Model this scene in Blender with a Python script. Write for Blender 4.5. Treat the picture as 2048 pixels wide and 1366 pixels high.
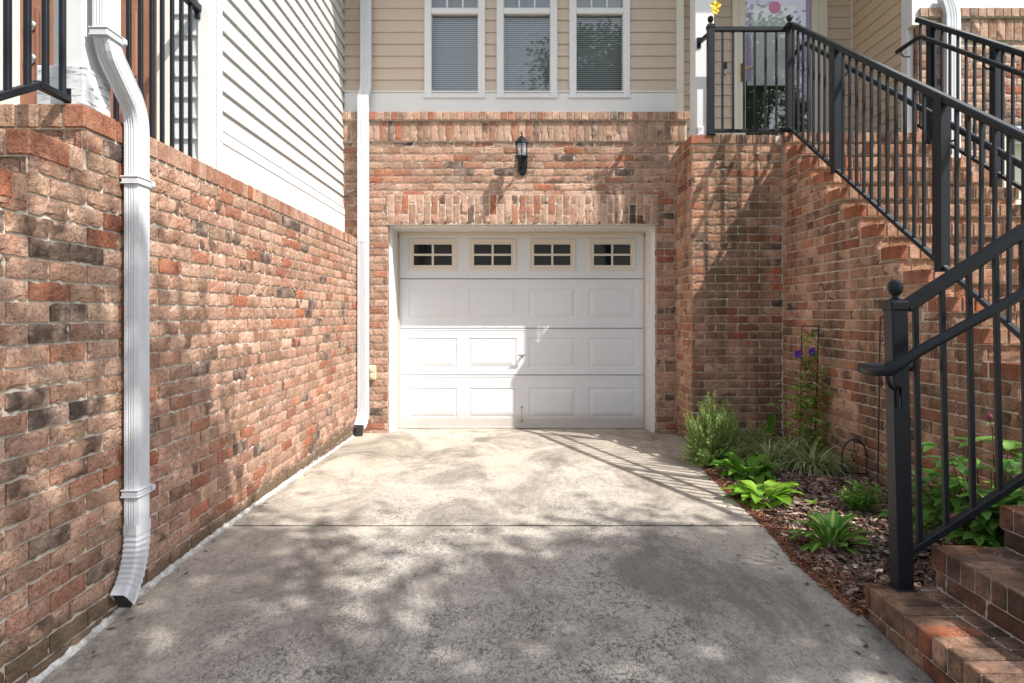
import bpy, math, random
from mathutils import Vector, Matrix
R = math.radians
rng = random.Random(7)
S = bpy.context.scene
for o in list(bpy.data.objects): bpy.data.objects.remove(o)

# ------------------------------------------------------------------ camera
F = 1300.0
cam_d = bpy.data.cameras.new("camera"); cam = bpy.data.objects.new("camera", cam_d)
S.collection.objects.link(cam); S.camera = cam
cam.location = (0, 0, 1.27); cam.rotation_euler = (R(90), 0, 0)
cam_d.sensor_width = 36; cam_d.lens = F*36/2048
cam_d.shift_x = 2/2048; cam_d.shift_y = -55/2048
cam_d.clip_start = 0.05; cam_d.clip_end = 1000
# ------------------------------------------------------------------ sky and sun
SX, SY = 0.70, 0.45          # shadow shift per metre of drop: -x, +y
to_sun = Vector((SX, -SY, 1)).normalized()
W = bpy.data.worlds.new("World"); S.world = W; W.use_nodes = True
nt = W.node_tree; bg = nt.nodes["Background"]
sky = nt.nodes.new("ShaderNodeTexSky"); sky.sky_type = 'NISHITA'; sky.sun_disc = False
sky.sun_elevation = math.asin(to_sun.z); sky.sun_rotation = math.atan2(to_sun.x, to_sun.y)
sky.air_density = 1.0; sky.dust_density = 2.0; sky.ozone_density = 1.0
hs = nt.nodes.new('ShaderNodeHueSaturation'); hs.inputs['Saturation'].default_value = .62
nt.links.new(sky.outputs[0], hs.inputs['Color']); nt.links.new(hs.outputs[0], bg.inputs[0]); bg.inputs[1].default_value = 0.135
sd = bpy.data.lights.new("sun", 'SUN'); sun = bpy.data.objects.new("sun", sd); S.collection.objects.link(sun)
sd.energy = 3.7; sd.angle = R(0.53); sd.color = (1.0, 0.96, 0.905)
sun.rotation_euler = to_sun.to_track_quat('Z', 'Y').to_euler(); sun.location = to_sun*30
S.view_settings.view_transform = 'Standard'; S.view_settings.look = 'None'
S.view_settings.exposure = 0.95; S.view_settings.gamma = 1.0
S.cycles.max_bounces = 8; S.cycles.transparent_max_bounces = 12

def wx(px, Y): return (px-1022)*Y/F
def wz(py, Y): return 1.27-(py-628)*Y/F

# ------------------------------------------------------------------ materials
def newmat(name):
    m = bpy.data.materials.new(name); m.use_nodes = True
    return m, m.node_tree, m.node_tree.nodes["Principled BSDF"]
def N(t, kind, **kw):
    n = t.nodes.new(kind)
    for k, v in kw.items():
        if k in n.inputs.keys(): n.inputs[k].default_value = v
        else: setattr(n, k, v)
    return n
def ramp(t, stops, interp='LINEAR'):
    n = t.nodes.new("ShaderNodeValToRGB"); n.color_ramp.interpolation = interp
    e = n.color_ramp.elements
    while len(e) < len(stops): e.new(0.5)
    for i, (p, c) in enumerate(stops):
        e[i].position = p; e[i].color = (*c, 1) if len(c) == 3 else c
    return n
def mixc(t, fac, a, b, mode='MIX'):
    n = t.nodes.new("ShaderNodeMix"); n.data_type = 'RGBA'; n.blend_type = mode
    for s, v in ((0, fac), (6, a), (7, b)):
        if hasattr(v, 'node'): t.links.new(v, n.inputs[s])
        elif isinstance(v, (int, float)): n.inputs[s].default_value = v
        else: n.inputs[s].default_value = (*v, 1)
    return n.outputs[2]
def vmath(t, op, a, b):
    n = t.nodes.new("ShaderNodeMath"); n.operation = op
    for s, v in ((0, a), (1, b)):
        if hasattr(v, 'node'): t.links.new(v, n.inputs[s])
        else: n.inputs[s].default_value = v
    return n.outputs[0]
def pos(t, scale=(1, 1, 1)):
    g = t.nodes.new("ShaderNodeNewGeometry"); m = t.nodes.new("ShaderNodeMapping")
    m.inputs['Scale'].default_value = scale; t.links.new(g.outputs['Position'], m.inputs['Vector'])
    return m.outputs[0]
def noise(t, scale, detail=4, rough=.55, vec=None, dist=0):
    n = t.nodes.new("ShaderNodeTexNoise"); n.inputs['Scale'].default_value = scale
    n.inputs['Detail'].default_value = detail; n.inputs['Roughness'].default_value = rough
    n.inputs['Distortion'].default_value = dist
    t.links.new(vec if vec is not None else pos(t), n.inputs['Vector'])
    return n.outputs[0]
def bump(t, p, h, strength, dist, prev=None):
    b = t.nodes.new("ShaderNodeBump"); b.inputs['Strength'].default_value = strength; b.inputs['Distance'].default_value = dist
    t.links.new(h, b.inputs['Height'])
    if prev is not None: t.links.new(prev, b.inputs['Normal'])
    if p is not None: t.links.new(b.outputs[0], p.inputs['Normal'])
    return b.outputs[0]
def attr(t, name):
    a = t.nodes.new("ShaderNodeAttribute"); a.attribute_name = name
    return a.outputs['Fac']

def plain(name, col, rough=.5, var=.06, vscale=3, metal=0, bmp=0, bscale=40, spec=.5):
    m, t, p = newmat(name)
    n1 = noise(t, vscale, 5)
    c = mixc(t, n1, tuple(x*(1-var*1.6) for x in col), tuple(min(1, x*(1+var)) for x in col))
    t.links.new(c, p.inputs['Base Color'])
    p.inputs['Roughness'].default_value = rough; p.inputs['Metallic'].default_value = metal
    p.inputs['Specular IOR Level'].default_value = spec
    if bmp: bump(t, p, noise(t, bscale, 4), bmp, .003)
    return m

def combine(t, v):
    n = t.nodes.new('ShaderNodeCombineXYZ')
    for i in range(3): t.links.new(v, n.inputs[i])
    return n.outputs[0]
def mapped(t, vec, scale):
    m = t.nodes.new("ShaderNodeMapping"); m.inputs['Scale'].default_value = scale; t.links.new(vec, m.inputs[0]); return m.outputs[0]
def brick_mat(name, stain=0.0, warm=1.0, dirt=0.0, dark=1.0, grime=0.0):
    m, t, p = newmat(name)
    r1 = attr(t, 'rnd'); r2 = attr(t, 'rnd2')
    base = ramp(t, [(0, (.09, .07, .065)), (.05, (.10, .08, .07)), (.065, (.30, .175, .12)), (.17, (.40, .225, .15)), (.27, (.43, .28, .18)),
                    (.4, (.50, .30, .21)), (.6, (.56, .36, .26)), (.77, (.49, .27, .19)), (.89, (.42, .19, .12)),
                    (.94, (.45, .145, .075)), (1, (.57, .40, .29))])
    t.links.new(r1, base.inputs[0])
    # each brick reads a different piece of the mottle
    g = t.nodes.new("ShaderNodeNewGeometry")
    off = t.nodes.new("ShaderNodeCombineXYZ"); t.links.new(vmath(t, 'MULTIPLY', r2, 37.0), off.inputs[0]); t.links.new(vmath(t, 'MULTIPLY', r1, 91.0), off.inputs[2])
    add = t.nodes.new("ShaderNodeVectorMath"); add.operation = 'ADD'
    t.links.new(g.outputs['Position'], add.inputs[0]); t.links.new(off.outputs[0], add.inputs[1])
    v = add.outputs[0]
    mott = noise(t, 9, 5, .6, v); fine = noise(t, 70, 6, .7, v)
    c = mixc(t, ramp_out(t, mott, [(.4, 0), (.62, 1)]), base.outputs[0], (.76, .54, .42))
    c = mixc(t, ramp_out(t, r1, [(.80, .52), (.88, .15)]), base.outputs[0], c)
    val = vmath(t, 'ADD', vmath(t, 'MULTIPLY', r2, .42), .76)
    c = mixc(t, 1.0, c, combine(t, val), 'MULTIPLY')
    # scorched ends on some bricks
    sc = noise(t, 7, 3, .5, v)
    scf = vmath(t, 'MULTIPLY', ramp_out(t, sc, [(.52, 0), (.6, 1)]), ramp_out(t, r2, [(.86, 0), (.9, .8)]))
    c = mixc(t, scf, c, (.10, .075, .062))
    c = mixc(t, ramp_out(t, fine, [(.32, .85), (.46, .15), (.7, 0)]), c, (.13, .07, .045))
    c = mixc(t, ramp_out(t, fine, [(.6, 0), (.8, .5)]), c, (.72, .52, .38))
    ln = noise(t, 15, 3, .55, mapped(t, v, (1, 1, 1.5)), 3.0)
    la = vmath(t, 'ABSOLUTE', vmath(t, 'SUBTRACT', ln, .5), 0)
    line = ramp_out(t, la, [(.006, 1), (.022, 0)])
    line = vmath(t, 'MULTIPLY', line, ramp_out(t, noise(t, 11, 2, .5, v), [(.4, 0), (.55, 1)]))
    c = mixc(t, vmath(t, 'MULTIPLY', line, .7), c, (.09, .05, .035))
    if grime:
        gm = noise(t, 5, 6, .7)
        c = mixc(t, ramp_out(t, gm, [(.36, 0), (.58, grime)]), c, (.075, .055, .042))
    if stain:
        st = noise(t, 1.0, 5, .6, pos(t, (3.2, 3.2, .55)), .4)
        st2 = noise(t, 9, 5, .7, pos(t, (1, 1, .35)))
        f = vmath(t, 'MULTIPLY', ramp_out(t, st, [(.42, 0), (.6, stain)]), ramp_out(t, st2, [(.3, .35), (.6, 1)]))
        c = mixc(t, f, c, (.095, .07, .045))
    if dirt:
        gz = t.nodes.new("ShaderNodeSeparateXYZ"); t.links.new(g.outputs['Position'], gz.inputs[0])
        n = vmath(t, 'MULTIPLY', noise(t, 5, 4), .22)
        zz = vmath(t, 'SUBTRACT', gz.outputs[2], n)
        f = ramp_out(t, zz, [(0.0, dirt), (.07, 0)])
        c = mixc(t, f, c, (.14, .105, .07))
    if warm != 1.0 or dark != 1.0:
        c = mixc(t, 1.0, c, (warm*dark, dark, dark/warm), 'MULTIPLY')
    t.links.new(c, p.inputs['Base Color']); p.inputs['Roughness'].default_value = .92
    p.inputs['Specular IOR Level'].default_value = .2
    ms = t.nodes.new("ShaderNodeMapping"); ms.inputs['Scale'].default_value = (1, 1, 1.7)
    t.links.new(v, ms.inputs[0])
    cr = noise(t, 26, 3, .5, ms.outputs[0], 2.2)
    crk = ramp_out(t, cr, [(.36, 0), (.46, 1), (.56, .85), (.66, 1)])
    b = bump(t, None, vmath(t, 'SUBTRACT', crk, vmath(t, 'MULTIPLY', line, 1.2)), .6, .006)
    bump(t, p, fine, .7, .004, b)
    return m
def ramp_out(t, src, stops):
    n = t.nodes.new("ShaderNodeValToRGB"); e = n.color_ramp.elements
    while len(e) < len(stops): e.new(0.5)
    for i, (q, x) in enumerate(stops):
        e[i].position = q; e[i].color = (x, x, x, 1)
    t.links.new(src, n.inputs[0])
    return n.outputs[0]

def mortar_mat():
    m, t, p = newmat("mortar")
    n1 = noise(t, 4, 5); n2 = noise(t, 60, 5, .7)
    c = mixc(t, n1, (.54, .49, .41), (.74, .68, .58))
    c = mixc(t, ramp_out(t, n2, [(.3, .5), (.6, 0)]), c, (.3, .23, .16))
    t.links.new(c, p.inputs['Base Color']); p.inputs['Roughness'].default_value = .95
    bump(t, p, n2, .6, .004)
    return m
M = {}
M['brick'] = brick_mat("facade_brick"); M['brick_dirty'] = brick_mat("wall_brick", dirt=.85, dark=.93, warm=1.02)
M['brick_stained'] = brick_mat("weathered_brick", stain=.8, warm=1.09, dirt=.6, dark=1.0); M['brick_steps'] = brick_mat("step_brick", stain=.5, warm=1.1, dark=.92); M['brick_grimy'] = brick_mat("low_step_brick", stain=.5, warm=1.08, grime=.7, dark=.95)
M['mortar'] = mortar_mat()
M['white'] = plain("white_trim_paint", (.74, .74, .735), .45, .03, 2, bmp=.1, bscale=25)
M['cream'] = plain("cream_trim", (.74, .69, .60), .45, .05, 2)
M['tanstop'] = plain("tan_stop", (.55, .46, .34), .6, .08, 8)
M['doorwhite'] = plain("door_paint", (.80, .81, .80), .38, .03, 1.2, bmp=.05, bscale=200)
def doorpaint():
    m, t, p = newmat("garage_door_paint")
    g = t.nodes.new("ShaderNodeNewGeometry"); sp = t.nodes.new("ShaderNodeSeparateXYZ"); t.links.new(g.outputs['Position'], sp.inputs[0])
    c = mixc(t, noise(t, 1.2, 5), (.70, .725, .75), (.74, .765, .79))
    st = noise(t, 4, 6, .7, pos(t, (5, 1, .7)))
    c = mixc(t, ramp_out(t, st, [(.56, 0), (.75, .3)]), c, (.60, .59, .56))
    zz = vmath(t, 'ADD', sp.outputs[2], vmath(t, 'MULTIPLY', noise(t, 12, 5, .7), -.12))
    c = mixc(t, ramp_out(t, zz, [(0, .55), (.10, 0)]), c, (.42, .36, .28))
    c = mixc(t, ramp_out(t, noise(t, 45, 3, .8), [(.70, 0), (.73, .5)]), c, (.4, .38, .35))
    t.links.new(c, p.inputs['Base Color']); p.inputs['Roughness'].default_value = .45
    bump(t, p, noise(t, 3, 2), .15, .01)
    return m
M['doorwhite'] = doorpaint()
M['siding'] = plain("tan_vinyl", (.58, .47, .375), .5, .06, 1.4, bmp=.06, bscale=120)
M['siding_warm'] = plain("tan_vinyl_side", (.62, .47, .32), .5, .06, 1.4)
M['siding_white'] = plain("cream_vinyl", (.57, .57, .56), .45, .05, 1.5)
def alu_mat():
    m, t, p = newmat("downspout_paint")
    st = noise(t, 6, 6, .7, pos(t, (6, 6, .8)), .4)
    c = mixc(t, ramp_out(t, st, [(.54, 0), (.7, .5)]), (.60, .62, .655), (.42, .42, .41))
    c = mixc(t, ramp_out(t, noise(t, 60, 4, .8), [(.66, 0), (.7, .6)]), c, (.28, .26, .24))
    t.links.new(c, p.inputs['Base Color']); p.inputs['Roughness'].default_value = .38
    bump(t, p, noise(t, 7, 3), .25, .01)
    return m
M['alu'] = alu_mat()
M['iron'] = plain("black_rail_paint", (.015, .018, .023), .45, .3, 20, bmp=.12, bscale=60, spec=.45)
def iron_mat():
    m, t, p = newmat("rail_paint")
    n1 = noise(t, 20, 5); sc = noise(t, 26, 6, .8, pos(t, (1, 1, .45)))
    c = mixc(t, n1, (.008, .010, .013), (.013, .016, .021))
    f = ramp_out(t, sc, [(.66, 0), (.72, .5)])
    c = mixc(t, f, c, (.16, .16, .165))
    t.links.new(c, p.inputs['Base Color']); p.inputs['Roughness'].default_value = .4; p.inputs['Specular IOR Level'].default_value = .32
    bump(t, p, noise(t, 60, 4), .12, .003)
    return m
M['iron'] = iron_mat()
M['blackplastic'] = plain("black_plastic", (.02, .02, .02), .5)
M['beige'] = plain("beige_plastic", (.62, .56, .38), .4)
M['brown'] = plain("brown_door", (.30, .13, .075), .45, .15, 6)
M['brass'] = plain("brass", (.75, .52, .18), .25, metal=1)
M['nickel'] = plain("nickel", (.45, .43, .40), .35, metal=1)
M['dark'] = plain("dark_room", (.015, .015, .017), .8)
M['blind'] = plain("blind_slat", (.86, .87, .87), .6, .03)
M['lilac'] = plain("lilac_cloth", (.68, .56, .80), .8, .08, 12)
M['pink'] = plain("pink_cloth", (.85, .32, .55), .8)
M['yellow'] = plain("yellow_petal", (.85, .58, .03), .6)
def caulk_mat():
    m, t, p = newmat("white_caulk")
    c = mixc(t, ramp_out(t, noise(t, 22, 6, .75), [(.42, .8), (.58, 0)]), (.66, .66, .64), (.30, .27, .23))
    t.links.new(c, p.inputs['Base Color']); p.inputs['Roughness'].default_value = .7; bump(t, p, noise(t, 40, 4), .6, .004)
    return m
M['caulk'] = caulk_mat()
M['rope'] = plain("string", (.6, .6, .55), .8)
M['stone'] = plain("tan_stone", (.50, .30, .16), .7, .2, 30)
M['terminal'] = plain("black_iron", (.02, .018, .018), .5)

def weathered_mat():
    m, t, p = newmat("peeling_white_wood")
    n = noise(t, 6, 6, .7, pos(t, (3, 3, 16)), .5)
    c = mixc(t, ramp_out(t, n, [(.55, 0), (.6, .85)]), (.74, .75, .77), (.16, .14, .12))
    t.links.new(c, p.inputs['Base Color']); p.inputs['Roughness'].default_value = .7
    bump(t, p, n, .4, .003)
    return m
M['weathered'] = weathered_mat()

def glass_mat(name, fac, tint=(.9, .95, 1), rough=.02, tr=(.84, .87, .88)):
    m = bpy.data.materials.new(name); m.use_nodes = True; t = m.node_tree
    t.nodes.remove(t.nodes["Principled BSDF"]); out = t.nodes["Material Output"]
    trn = t.nodes.new("ShaderNodeBsdfTransparent"); trn.inputs[0].default_value = (*tr, 1)
    gl = t.nodes.new("ShaderNodeBsdfGlossy"); gl.inputs['Roughness'].default_value = rough; gl.inputs[0].default_value = (*tint, 1)
    fr = t.nodes.new("ShaderNodeFresnel"); fr.inputs[0].default_value = 1.5
    f = vmath(t, 'ADD', fr.outputs[0], fac)
    mx = t.nodes.new("ShaderNodeMixShader"); t.links.new(f, mx.inputs[0]); t.links.new(trn.outputs[0], mx.inputs[1]); t.links.new(gl.outputs[0], mx.inputs[2])
    b = t.nodes.new("ShaderNodeBump"); b.inputs['Strength'].default_value = .05; b.inputs['Distance'].default_value = .01
    t.links.new(noise(t, 1.5, 2), b.inputs['Height']); t.links.new(b.outputs[0], gl.inputs['Normal'])
    t.links.new(mx.outputs[0], out.inputs[0])
    return m
M['glass'] = glass_mat("window_glass", .085, (1, .95, .88))
M['door_glass'] = glass_mat('door_glass', .14, (1, .96, .9), tr=(.95, .96, .97))
M['garage_glass'] = glass_mat("garage_window_glass", .0, (.45, .42, .38))
M['lamp_glass'] = glass_mat("lantern_glass", .08)

def concrete_mat():
    m, t, p = newmat("driveway_concrete")
    big = noise(t, .55, 5, .6); mid = noise(t, 2.2, 6, .65, dist=.6); fine = noise(t, 75, 5, .75); grain = noise(t, 260, 3, .7)
    g = t.nodes.new("ShaderNodeNewGeometry"); sp = t.nodes.new("ShaderNodeSeparateXYZ"); t.links.new(g.outputs['Position'], sp.inputs[0])
    c = mixc(t, ramp_out(t, big, [(.3, 0), (.7, 1)]), (.46, .395, .31), (.58, .52, .43))
    c = mixc(t, ramp_out(t, mid, [(.36, .7), (.56, 0)]), c, (.29, .24, .185))
    # worn cement skin: aggregate shows as dark flecks, mostly on the street half and the wheel paths
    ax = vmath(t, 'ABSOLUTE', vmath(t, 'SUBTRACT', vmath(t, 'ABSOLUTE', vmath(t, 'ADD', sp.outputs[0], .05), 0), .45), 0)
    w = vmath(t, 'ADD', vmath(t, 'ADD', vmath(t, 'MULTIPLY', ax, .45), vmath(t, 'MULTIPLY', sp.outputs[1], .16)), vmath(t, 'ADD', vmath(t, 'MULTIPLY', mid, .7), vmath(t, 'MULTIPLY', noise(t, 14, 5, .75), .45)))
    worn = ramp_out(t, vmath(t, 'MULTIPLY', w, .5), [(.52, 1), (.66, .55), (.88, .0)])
    fl = noise(t, 34, 4, .62, pos(t, (1.25, .8, 1)), 1.2)
    f2 = noise(t, 110, 3, .6, pos(t, (1.2, .8, 1)), .8)
    patch = noise(t, 5, 4, .6)
    fleck = ramp_out(t, fl, [(.425, 1), (.445, 0)]); fleck2 = ramp_out(t, f2, [(.43, .95), (.455, 0)])
    fleck = vmath(t, 'MULTIPLY', vmath(t, 'MAXIMUM', fleck, fleck2), ramp_out(t, patch, [(.35, .45), (.6, 1)]))
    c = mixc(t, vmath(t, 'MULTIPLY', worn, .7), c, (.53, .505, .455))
    c = mixc(t, vmath(t, 'MULTIPLY', fleck, vmath(t, 'ADD', vmath(t, 'MULTIPLY', worn, .90), .10)), c, (.075, .070, .066))
    c = mixc(t, ramp_out(t, fine, [(.32, .5), (.5, 0)]), c, (.19, .165, .145))
    c = mixc(t, ramp_out(t, grain, [(.5, 0), (.72, .35)]), c, (.70, .67, .62))
    g2 = noise(t, 38, 5, .8, None, .5)
    c = mixc(t, ramp_out(t, g2, [(.36, .45), (.46, 0)]), c, (.15, .13, .115))
    c = mixc(t, ramp_out(t, g2, [(.52, 0), (.68, .4)]), c, (.66, .63, .57))
    blot = noise(t, 1.3, 6, .7, pos(t, (1.4, .8, 1)), .8)
    c = mixc(t, ramp_out(t, blot, [(.47, 0), (.62, .72)]), c, (.15, .13, .11))
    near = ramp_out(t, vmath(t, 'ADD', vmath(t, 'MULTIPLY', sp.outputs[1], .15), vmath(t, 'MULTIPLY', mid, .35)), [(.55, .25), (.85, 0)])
    c = mixc(t, near, c, (.19, .17, .15))  # foreground colour darkened to deepen the tree shade there
    # tyre scuffs: faint pale arcs
    rd = t.nodes.new("ShaderNodeVectorMath"); rd.operation = 'DISTANCE'; t.links.new(g.outputs['Position'], rd.inputs[0]); rd.inputs[1].default_value = (-1.55, 2.6, 0)
    sc = ramp_out(t, vmath(t, 'SUBTRACT', rd.outputs['Value'], 1.0), [(.12, 0), (.135, .35), (.15, 0), (.17, .4), (.19, .1), (.21, .3), (.23, 0)])
    c = mixc(t, vmath(t, 'MULTIPLY', sc, ramp_out(t, fine, [(.4, 0), (.6, 1)])), c, (.62, .60, .56))
    # dirt packed into the joint
    jd = vmath(t, 'ABSOLUTE', vmath(t, 'SUBTRACT', sp.outputs[1], JY), 0)
    c = mixc(t, ramp_out(t, vmath(t, 'ADD', jd, vmath(t, 'MULTIPLY', fine, .012)), [(.012, .9), (.022, 0)]), c, (.07, .055, .045))
    t.links.new(c, p.inputs['Base Color']); p.inputs['Roughness'].default_value = .9; p.inputs['Specular IOR Level'].default_value = .25
    h = vmath(t, 'SUBTRACT', fine, vmath(t, 'MULTIPLY', vmath(t, 'MULTIPLY', fleck, worn), .7))
    bump(t, p, h, .6, .004)
    return m
JY = 3.743
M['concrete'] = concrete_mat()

def mulch_mat(name, cols, rough=.9):
    m, t, p = newmat(name)
    r1 = attr(t, 'rnd')
    rp = ramp(t, cols); t.links.new(r1, rp.inputs[0])
    c = mixc(t, ramp_out(t, noise(t, 90, 4), [(.3, .6), (.65, 0)]), rp.outputs[0], (.05, .032, .024))
    t.links.new(c, p.inputs['Base Color']); p.inputs['Roughness'].default_value = rough
    return m
M['mulch'] = mulch_mat("mulch_chips", [(0, (.11, .06, .045)), (.3, (.20, .11, .08)), (.6, (.30, .18, .13)), (.82, (.42, .29, .21)), (.94, (.52, .42, .34)), (1, (.66, .58, .50))])
M['redmulch'] = mulch_mat("red_mulch_chips", [(0, (.15, .05, .025)), (.4, (.30, .11, .05)), (.75, (.42, .18, .08)), (1, (.55, .30, .16))])
M['soil'] = plain("soil", (.06, .038, .028), .95, .4, 20, bmp=.8, bscale=60)
M['lawn'] = plain("lawn", (.07, .11, .035), .95, .3, 6, bmp=.6, bscale=50)
M['asphalt'] = plain("asphalt", (.05, .05, .052), .9, .2, 20, bmp=.5, bscale=120)

def leaf_mat(name, c0, c1, trans=.35, rough=.45, stripe=None):
    m, t, p = newmat(name)
    r = attr(t, 'rnd'); c = mixc(t, r, c0, c1)
    if stripe:
        u = attr(t, 'across'); f = ramp_out(t, vmath(t, 'ADD', u, vmath(t, 'MULTIPLY', noise(t, 60, 3), .25)), [(.3, .9), (.5, 0)])
        c = mixc(t, f, c, stripe)
    t.links.new(c, p.inputs['Base Color']); p.inputs['Roughness'].default_value = rough
    out = t.nodes["Material Output"]; tl = t.nodes.new("ShaderNodeBsdfTranslucent"); t.links.new(c, tl.inputs[0])
    mx = t.nodes.new("ShaderNodeMixShader"); mx.inputs[0].default_value = trans
    t.links.new(p.outputs[0], mx.inputs[1]); t.links.new(tl.outputs[0], mx.inputs[2]); t.links.new(mx.outputs[0], out.inputs[0])
    return m
M['rosemary'] = leaf_mat("rosemary_needle", (.17, .34, .06), (.52, .72, .22), .35, .6)
M['hosta'] = leaf_mat("hosta_leaf", (.10, .27, .03), (.20, .42, .05), .4, .35)
M['hosta_bright'] = leaf_mat("bright_hosta_leaf", (.17, .37, .03), (.34, .56, .07), .4, .35)
M['hosta_var'] = leaf_mat("striped_hosta_leaf", (.07, .22, .025), (.13, .33, .04), .35, .35, stripe=(.46, .55, .13))
M['liriope'] = leaf_mat("lilyturf_blade", (.17, .25, .06), (.68, .70, .38), .25, .5)
M['peony'] = leaf_mat("peony_leaf", (.11, .28, .04), (.28, .52, .12), .35, .35)
M['vine'] = leaf_mat("vine_leaf", (.18, .34, .04), (.42, .60, .12), .4, .5)
M['tree'] = leaf_mat("tree_leaf", (.04, .085, .02), (.085, .15, .035), .35, .5)
M['stem'] = plain("stem", (.10, .05, .035), .7)
M['greenstem'] = plain("green_stem", (.16, .26, .08), .6)
M['bark'] = plain("bark", (.10, .075, .055), .95, .3, 12, bmp=.8, bscale=25)
M['purple'] = leaf_mat("purple_petal", (.16, .05, .42), (.28, .10, .55), .3, .5)
M['bud'] = plain("peony_bud", (.28, .03, .08), .5)

# ------------------------------------------------------------------ mesh helpers
class MB:
    def __init__(s): s.v = []; s.f = []; s.mi = []; s.r = []; s.r2 = []; s.a = []
    def face(s, idx, mi=0, r=0.5, r2=0.5, a=1.0):
        s.f.append(tuple(idx)); s.mi.append(mi); s.r.append(r); s.r2.append(r2); s.a.append(a)
    def quad(s, p, mi=0, r=.5, r2=.5, a=1.0):
        b = len(s.v); s.v += [Vector(q) for q in p]; s.face(range(b, b+len(p)), mi, r, r2, a)
    def box(s, x0, x1, y0, y1, z0, z1, bev=0.0, mi=0, r=.5, r2=.5, jit=0.0):
        if x1 < x0: x0, x1 = x1, x0
        if y1 < y0: y0, y1 = y1, y0
        if z1 < z0: z0, z1 = z1, z0
        s.obox(Vector(((x0+x1)/2, (y0+y1)/2, (z0+z1)/2)), Vector((1, 0, 0)), Vector((0, 1, 0)), Vector((0, 0, 1)),
               (x1-x0)/2, (y1-y0)/2, (z1-z0)/2, bev, mi, r, r2, jit)
    def obox(s, c, ax, ay, az, hx, hy, hz, bev=0.0, mi=0, r=.5, r2=.5, jit=0.0):
        b = len(s.v)
        if bev <= 0:
            for k in (-1, 1):
                for j in (-1, 1):
                    for i in (-1, 1): s.v.append(c+ax*hx*i+ay*hy*j+az*hz*k)
            for q in ((0, 2, 3, 1), (4, 5, 7, 6), (0, 1, 5, 4), (2, 6, 7, 3), (0, 4, 6, 2), (1, 3, 7, 5)):
                s.face([b+i for i in q], mi, r, r2)
            return
        bev = min(bev, hx*.9, hy*.9, hz*.9); idx = {}
        for k in (-1, 1):
            for j in (-1, 1):
                for i in (-1, 1):
                    J = Vector((rng.uniform(-jit, jit), rng.uniform(-jit, jit), rng.uniform(-jit, jit))) if jit else Vector()
                    for a in range(3):
                        h = [hx-bev, hy-bev, hz-bev]; h[a] += bev
                        idx[(i, j, k, a)] = len(s.v); s.v.append(c+ax*h[0]*i+ay*h[1]*j+az*h[2]*k+J)
        I = lambda i, j, k, a: idx[(i, j, k, a)]
        for q in (-1, 1):
            s.face([I(q, j, k, 0) for j, k in ((-1, -1), (1, -1), (1, 1), (-1, 1))][::q], mi, r, r2)
            s.face([I(i, q, k, 1) for i, k in ((-1, -1), (-1, 1), (1, 1), (1, -1))][::q], mi, r, r2)
            s.face([I(i, j, q, 2) for i, j in ((-1, -1), (1, -1), (1, 1), (-1, 1))][::q], mi, r, r2)
        for p in (-1, 1):
            for q in (-1, 1):
                s.face([I(-1, p, q, 1), I(1, p, q, 1), I(1, p, q, 2), I(-1, p, q, 2)][::p*q], mi, r, r2)
                s.face([I(p, -1, q, 2), I(p, 1, q, 2), I(p, 1, q, 0), I(p, -1, q, 0)][::p*q], mi, r, r2)
                s.face([I(p, q, -1, 0), I(p, q, 1, 0), I(p, q, 1, 1), I(p, q, -1, 1)][::p*q], mi, r, r2)
                for w in (-1, 1):
                    s.face([I(p, q, w, 0), I(p, q, w, 1), I(p, q, w, 2)][::p*q*w], mi, r, r2)
    def beam(s, p, q, w, h, bev=.003, up=Vector((0, 0, 1)), mi=0):
        p = Vector(p); q = Vector(q); d = q-p; L = d.length; d.normalize()
        side = d.cross(up)
        if side.length < 1e-4: side = d.cross(Vector((0, 1, 0)))
        side.normalize(); u = side.cross(d).normalized()
        s.obox((p+q)/2, side, d, u, w/2, L/2, h/2, bev, mi)
    def tube(s, pts, rad, seg=8, mi=0, cap=True, r=.5):
        pts = [Vector(p) for p in pts]; n = len(pts)
        rads = rad if isinstance(rad, (list, tuple)) else [rad]*n
        rings = []; prev = None
        for i, p in enumerate(pts):
            d = (pts[min(i+1, n-1)]-pts[max(i-1, 0)]).normalized()
            if prev is None:
                a = Vector((0, 0, 1)) if abs(d.z) < .9 else Vector((1, 0, 0)); u = d.cross(a).normalized()
            else:
                u = prev-d*prev.dot(d)
                if u.length < 1e-5: u = d.cross(Vector((1, .3, 0)))
                u.normalize()
            prev = u; w = d.cross(u); b = len(s.v)
            for k in range(seg):
                t = 2*math.pi*k/seg; s.v.append(p+(u*math.cos(t)+w*math.sin(t))*rads[i])
            rings.append(b)
        for i in range(n-1):
            for k in range(seg):
                k2 = (k+1) % seg; s.face((rings[i]+k, rings[i]+k2, rings[i+1]+k2, rings[i+1]+k), mi, r)
        if cap:
            s.face([rings[0]+k for k in range(seg)][::-1], mi, r); s.face([rings[-1]+k for k in range(seg)], mi, r)
    def lathe(s, c, prof, seg=16, mi=0, rot=0):
        c = Vector(c); rings = []
        for (rr, z) in prof:
            b = len(s.v); rings.append(b)
            for k in range(seg):
                t = 2*math.pi*k/seg+rot; s.v.append(c+Vector((rr*math.cos(t), rr*math.sin(t), z)))
        for i in range(len(prof)-1):
            for k in range(seg):
                k2 = (k+1) % seg; s.face((rings[i]+k, rings[i]+k2, rings[i+1]+k2, rings[i+1]+k), mi)
        s.face([rings[0]+k for k in range(seg)][::-1], mi); s.face([rings[-1]+k for k in range(seg)], mi)
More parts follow.
